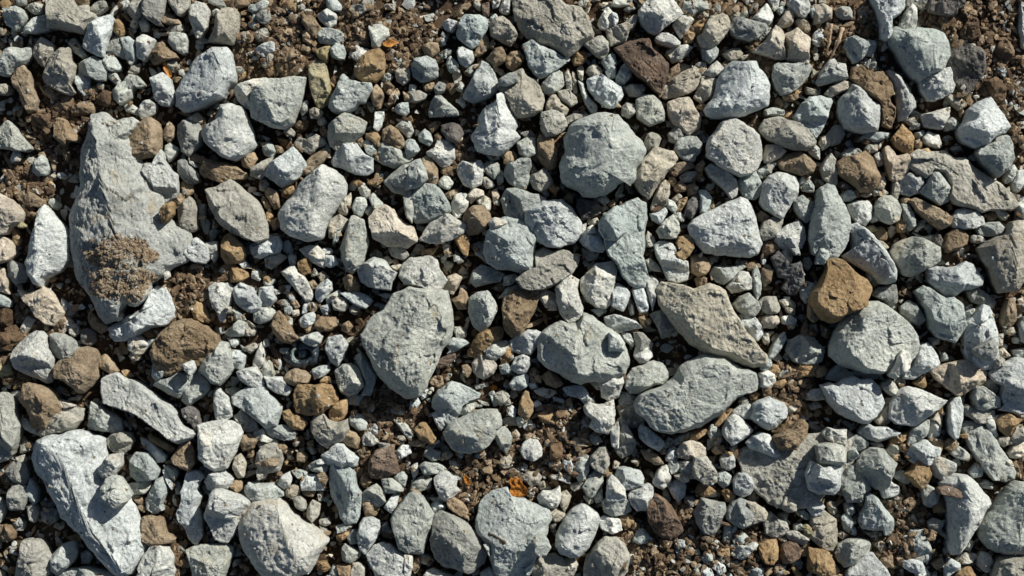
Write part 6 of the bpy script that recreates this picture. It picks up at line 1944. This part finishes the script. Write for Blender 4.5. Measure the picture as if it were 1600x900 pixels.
M_PALE = flatmat('pale_rim', (.10,.14,.14), (.22,.27,.25), .5, 900, .5)
M_BARK = flatmat('dark_splinter', (.04,.03,.02), (.09,.065,.045), .9, 900)
def thing(o, label, cat, group=None):
    o['label'] = label; o['category'] = cat
    if group: o['group'] = group
    return o
def tube(name, pts, r0, r1, mat, sides=7, parent=None, seed=0):
    """tapered, slightly crooked stick; pts in (px x, px y, lift px above what lies below)"""
    rr = np.random.RandomState(seed); P = np.array([((x-CX)*PX, (CY-y)*PX, top(x, y)+l*PX) for x, y, l in pts])
    t = np.linspace(0, len(P)-1, max(10, 4*len(P))); Q = np.column_stack([np.interp(t, range(len(P)), P[:,k]) for k in range(3)])
    Q[:,2] = np.linspace(P[0,2], P[-1,2], len(Q)) if len(P) == 2 else Q[:,2]
    Q[1:-1] += rr.normal(0, .35*PX, (len(Q)-2, 3)); d = np.gradient(Q, axis=0); d /= np.linalg.norm(d, axis=1)[:,None]
    s = np.cross(d, [0,0,1.]); s /= np.linalg.norm(s, axis=1)[:,None]; u = np.cross(s, d); V = []
    for i in range(len(Q)):
        r = (r0+(r1-r0)*i/(len(Q)-1))*PX*rr.uniform(.85, 1.15)
        for k in range(sides):
            a = 6.283*k/sides; V.append(Q[i]+(s[i]*math.cos(a)+u[i]*math.sin(a)*.8)*r*rr.uniform(.9, 1.1))
    n = len(Q); F = []
    for i in range(n-1):
        for k in range(sides):
            a, b = i*sides+k, i*sides+(k+1)%sides; F += [(a, b, b+sides), (a, b+sides, a+sides)]
    V += [Q[0], Q[-1]]
    for k in range(sides): F += [(n*sides, (k+1)%sides, k), (n*sides+1, (n-1)*sides+k, (n-1)*sides+(k+1)%sides)]
    V = np.array(V); c = V.mean(0); c[2] = V[:,2].min()
    return link_mesh(name, V-c, F, [mat], loc=tuple(c), smooth=True, parent=parent)
def leaf(name, P, mat, curl, thick=.9, lift=2.0, seed=1, rough=.5):
    """curled flake over outline P (photo px) with real thickness"""
    rr = np.random.RandomState(seed); P = np.array(P, float); n = 40; O = resample(P, n); c = O.mean(0); m = 7
    ax = np.linalg.eigh(np.cov((O-c).T))[1][:,0]; V = []
    for side in (1, -1):
        for r in range(m+1):
            q = c+(O-c)*(r/m if r else 1e-3); rel = (q-c)@ax
            sc_ = np.abs((O-c)@ax).max(); z = curl*(rel/sc_)**2+side*thick/2*(1 if r < m else .3)
            z = z+fbm(np.column_stack([q/5.0, np.zeros(n)])+seed, 3)*rough
            V.append(np.column_stack([(q[:,0]-CX), (CY-q[:,1]), z]))
    V = np.vstack(V); F = []
    for s_ in range(2):
        b = s_*(m+1)*n
        for r in range(m):
            for k in range(n):
                a, d = b+r*n+k, b+r*n+(k+1)%n; T = [(a, a+n, d+n), (a, d+n, d)]
                F += T if s_ else [t[::-1] for t in T]
    for k in range(n):
        a, d = m*n+k, m*n+(k+1)%n; e, f = a+(m+1)*n, d+(m+1)*n; F += [(a, d, f), (a, f, e)]
    V = V*PX; hs = [top(*(c+(q-c)*.7)) for q in O[::5]]; V[:,2] += max(hs+[top(*c)])+lift*PX*.3+.0004
    k = V.mean(0); k[2] = V[:,2].min()
    return link_mesh(name, V-k, F, [mat], loc=tuple(k))
o = leaf('dry_leaf', [(597,67),(603,66),(609,62),(616,64),(622,66),(624,69),(616,71),(611,75),(604,74),(598,72)], M_LEAF, 3.0, .9, 2)
thing(o, 'small curled bright orange dry leaf among brown crumbs, right of a pale wedge-shaped stone', 'leaf')
o = tube('leaf_stalk', [(624,69,1.5),(616,68,2.5),(600,70,2.5)], .5, .8, M_BARK, 6, seed=4); 
def adopt(child, par):
    child.location = child.location-par.location; child.parent = par
lf = [x for x in bpy.data.objects if x.name == 'dry_leaf'][0]; adopt(o, lf)
o = leaf('leaf_scrap', [(255,97),(260,98),(263,107),(269,114),(269,121),(264,123),(260,115),(256,108)], M_LEAF, 4.0, .9, 2, seed=5)
thing(o, 'orange curled leaf scrap beside the tiny square white stone near the upper left', 'leaf scrap')
o = leaf('orange_flake', [(795,750),(799,745),(803,748),(806,744),(813,748),(817,755),(825,764),(824,773),(817,775),(812,778),(805,775),(800,777),(796,768),(798,760)], M_RUST, 5.0, 2.4, 3, seed=8, rough=3.0)
thing(o, 'bright orange crusty flake lying on top of the wide flat pale stone near the bottom', 'flake')
o = leaf('orange_flake', [(723,744),(728,741),(734,748),(736,756),(731,760),(726,754)], M_RUST, 2.0, 2.0, 2, seed=9, rough=1)
thing(o, 'small dull orange chip lying between grey stones left of the large orange flake', 'flake')
o = leaf('orange_flake', [(766,606),(770,601),(776,604),(777,610),(771,612),(767,611)], M_RUST, 2.0, 1.6, 2, seed=10, rough=1)
thing(o, 'tiny orange chip in the brown crumbs below the rounded cream stone at the centre', 'flake')
tw = [((1298,38,9),(1296,60,10),(1294,88,6), 3.1, 2.1, 'straight upright brown twig, the left one of the pair sticking up near the upper right'),
      ((1316,44,11),(1309,66,11),(1299,90,7), 3.2, 1.8, 'slanting brown twig, the right one of the pair sticking up near the upper right')]
for i, (a, b, c, r0, r1, lb) in enumerate(tw): thing(tube('twig', [a, b, c], r0, r1, M_TWIG, seed=i+20), lb, 'twig', 'dry twigs')
o = tube('twig', [(1402,459,2),(1418,464,3),(1431,466,1)], 1.6, 1.2, M_BARK, seed=30); thing(o, 'short dark brown twig in the gap left of a big blue-green block', 'twig', 'dry twigs')
o = tube('twig', [(1322,677,1),(1333,671,3),(1344,664,1)], 1.8, .9, M_TWIG, seed=31); thing(o, 'thin brown twig wedged in the dark gap under a broad pale stone at the right', 'twig', 'dry twigs')
o = tube('twig', [(1081,0,2),(1083,12,3),(1086,26,1)], 1.0, .8, M_TWIG, seed=32); thing(o, 'thin reddish twig crossing a grey stone at the top edge of the gravel', 'twig', 'dry twigs')
o = tube('grass_stem', [(386,418,3),(396,421,4),(406,427,4),(414,431,2)], .7, .4, M_TWIG, seed=33); thing(o, 'fine dry grass stem lying right of a small sharp white stone', 'grass stem', 'dry grass stems')
o = tube('grass_stem', [(905,757,2),(910,750,4),(914,742,2)], .9, .5, M_TWIG, seed=34); thing(o, 'short orange-brown grass stem lying left of a rounded blue-grey stone', 'grass stem', 'dry grass stems')
o = tube('bark_splinter', [(764,828,.4),(777,834,.8),(790,842,.4)], 1.6, 2.4, M_BARK, seed=35); thing(o, 'dark narrow splinter of bark lying flat on the wide pale stone near the bottom', 'splinter')
# the dark hollow lump: outer shell with an open mouth, pale lip and a knob inside
hx, hy = 471, 554; hz = max(top(hx+d, hy+e) for d in (-14,0,14) for e in (-9,0,9))
root = bpy.data.objects.new('hollow_lump', None); COL.objects.link(root); root.location = ((hx-CX)*PX, (CY-hy)*PX, hz-.003)
thing(root, 'dark glossy blue-black hollow lump with a pale lip and a round knob inside it', 'lump')
def lathe(name, prof, mat, ex=1.0, ey=1.0, off=(0,0,0), rg=.5, seed=0, a0=0, a1=6.2832, n=44, fs=6):
    rr = np.random.RandomState(seed); full = a1-a0 > 6.2; A = np.linspace(a0, a1, n, endpoint=not full); V = []
    for r, z in prof:
        p = np.column_stack([np.cos(A)*r*ex, np.sin(A)*r*ey, np.full(n, z)]); V.append(p+(fbm(p/fs+seed, 3)*rg)[:,None]*np.column_stack([np.cos(A), np.sin(A), np.full(n, .6)])*(r > .3))
    V = np.vstack(V); F = []; m = len(prof)
    for i in range(m-1):
        for k in range(n if full else n-1):
            a, b = i*n+k, i*n+(k+1)%n; F += [(a, b, b+n), (a, b+n, a+n)]
    return link_mesh(name, (V+off)*PX, F, [mat], parent=root)
lathe('shell', [(27,-6),(29,2),(27,10),(22,15),(17,17.5),(13.5,17),(12,14),(11.5,8),(11,2),(5,-1),(.01,-1)], M_DARK, 1.0, .78, rg=5.5, seed=3, fs=13)
lathe('lip', [(17.6,15.5),(16.5,18.6),(13.6,18.2),(12.6,13.5),(12.8,9)], M_PALE, 1.0, .82, rg=.5, seed=5, a0=2.2, a1=4.3, n=24)
lathe('knob', [(8,-2),(8.6,5),(7.6,10.5),(5,13),(.01,13.8)], flatmat('knob_glaze', (.03,.045,.06), (.09,.12,.14), .4, 400, .5), .95, 1.05, off=(1,2,0), rg=.4, seed=6)
# ---------------------------------------------------------------- brown soil fallen on the great pale stone, and crumbs on other stones
def on_top(name, spots, n, lo, hi, kinds, seed, heap=0):
    rr = np.random.RandomState(seed); VV = []; FF = []; MM = []; k = 0
    for _ in range(n):
        if spots: cx_, cy_, rx, ry = spots[rr.randint(len(spots))]; a = rr.rand()*6.283; q = rr.rand()**.7*1.15; x = cx_+math.cos(a)*q*rx; y = cy_+math.sin(a)*q*ry
        else: x, y, q = rr.uniform(0,1600), rr.uniform(0,900), 1
        r = lo+(hi-lo)*rr.rand()**2.2; S = np.array([r, r, r*.45])*rr.uniform(.6, 1.5, 3); a = rr.rand()*6.283
        v = IV*rr.uniform(.65, 1.3, (12,1))*S; v = v@np.array([[math.cos(a), -math.sin(a), 0],[math.sin(a), math.cos(a), 0],[0,0,1]])
        z = top(x, y)/PX
        VV.append((v+[x-CX, CY-y, z+r*.2+heap*(1-q)*rr.rand()])*PX); FF.append(IF+k); k += 12; MM.append(np.full(20, KINDS.index(kinds[rr.randint(len(kinds))])))
    o = link_mesh(name, np.vstack(VV), np.vstack(FF), [MATI[q] for q in KINDS], np.concatenate(MM), smooth=False); o['kind'] = 'stuff'; return o
o = on_top('soil_crumbs', [(200,388,34,14),(218,384,20,9),(186,424,44,26),(208,456,24,18),(164,402,18,11),(234,436,16,12),(172,450,22,14),(240,400,14,8),(190,405,50,34)], 3400, .6, 3.2, 'tkttt', 3, heap=0)
thing(o, 'loose brown soil crumbs heaped on the lower half of the huge pale stone', 'soil')
o = on_top('loose_crumbs', None, 2200, .7, 2.6, 'tknwgx', 4)
thing(o, 'tiny crumbs and dust scattered over the tops of the stones', 'grit')
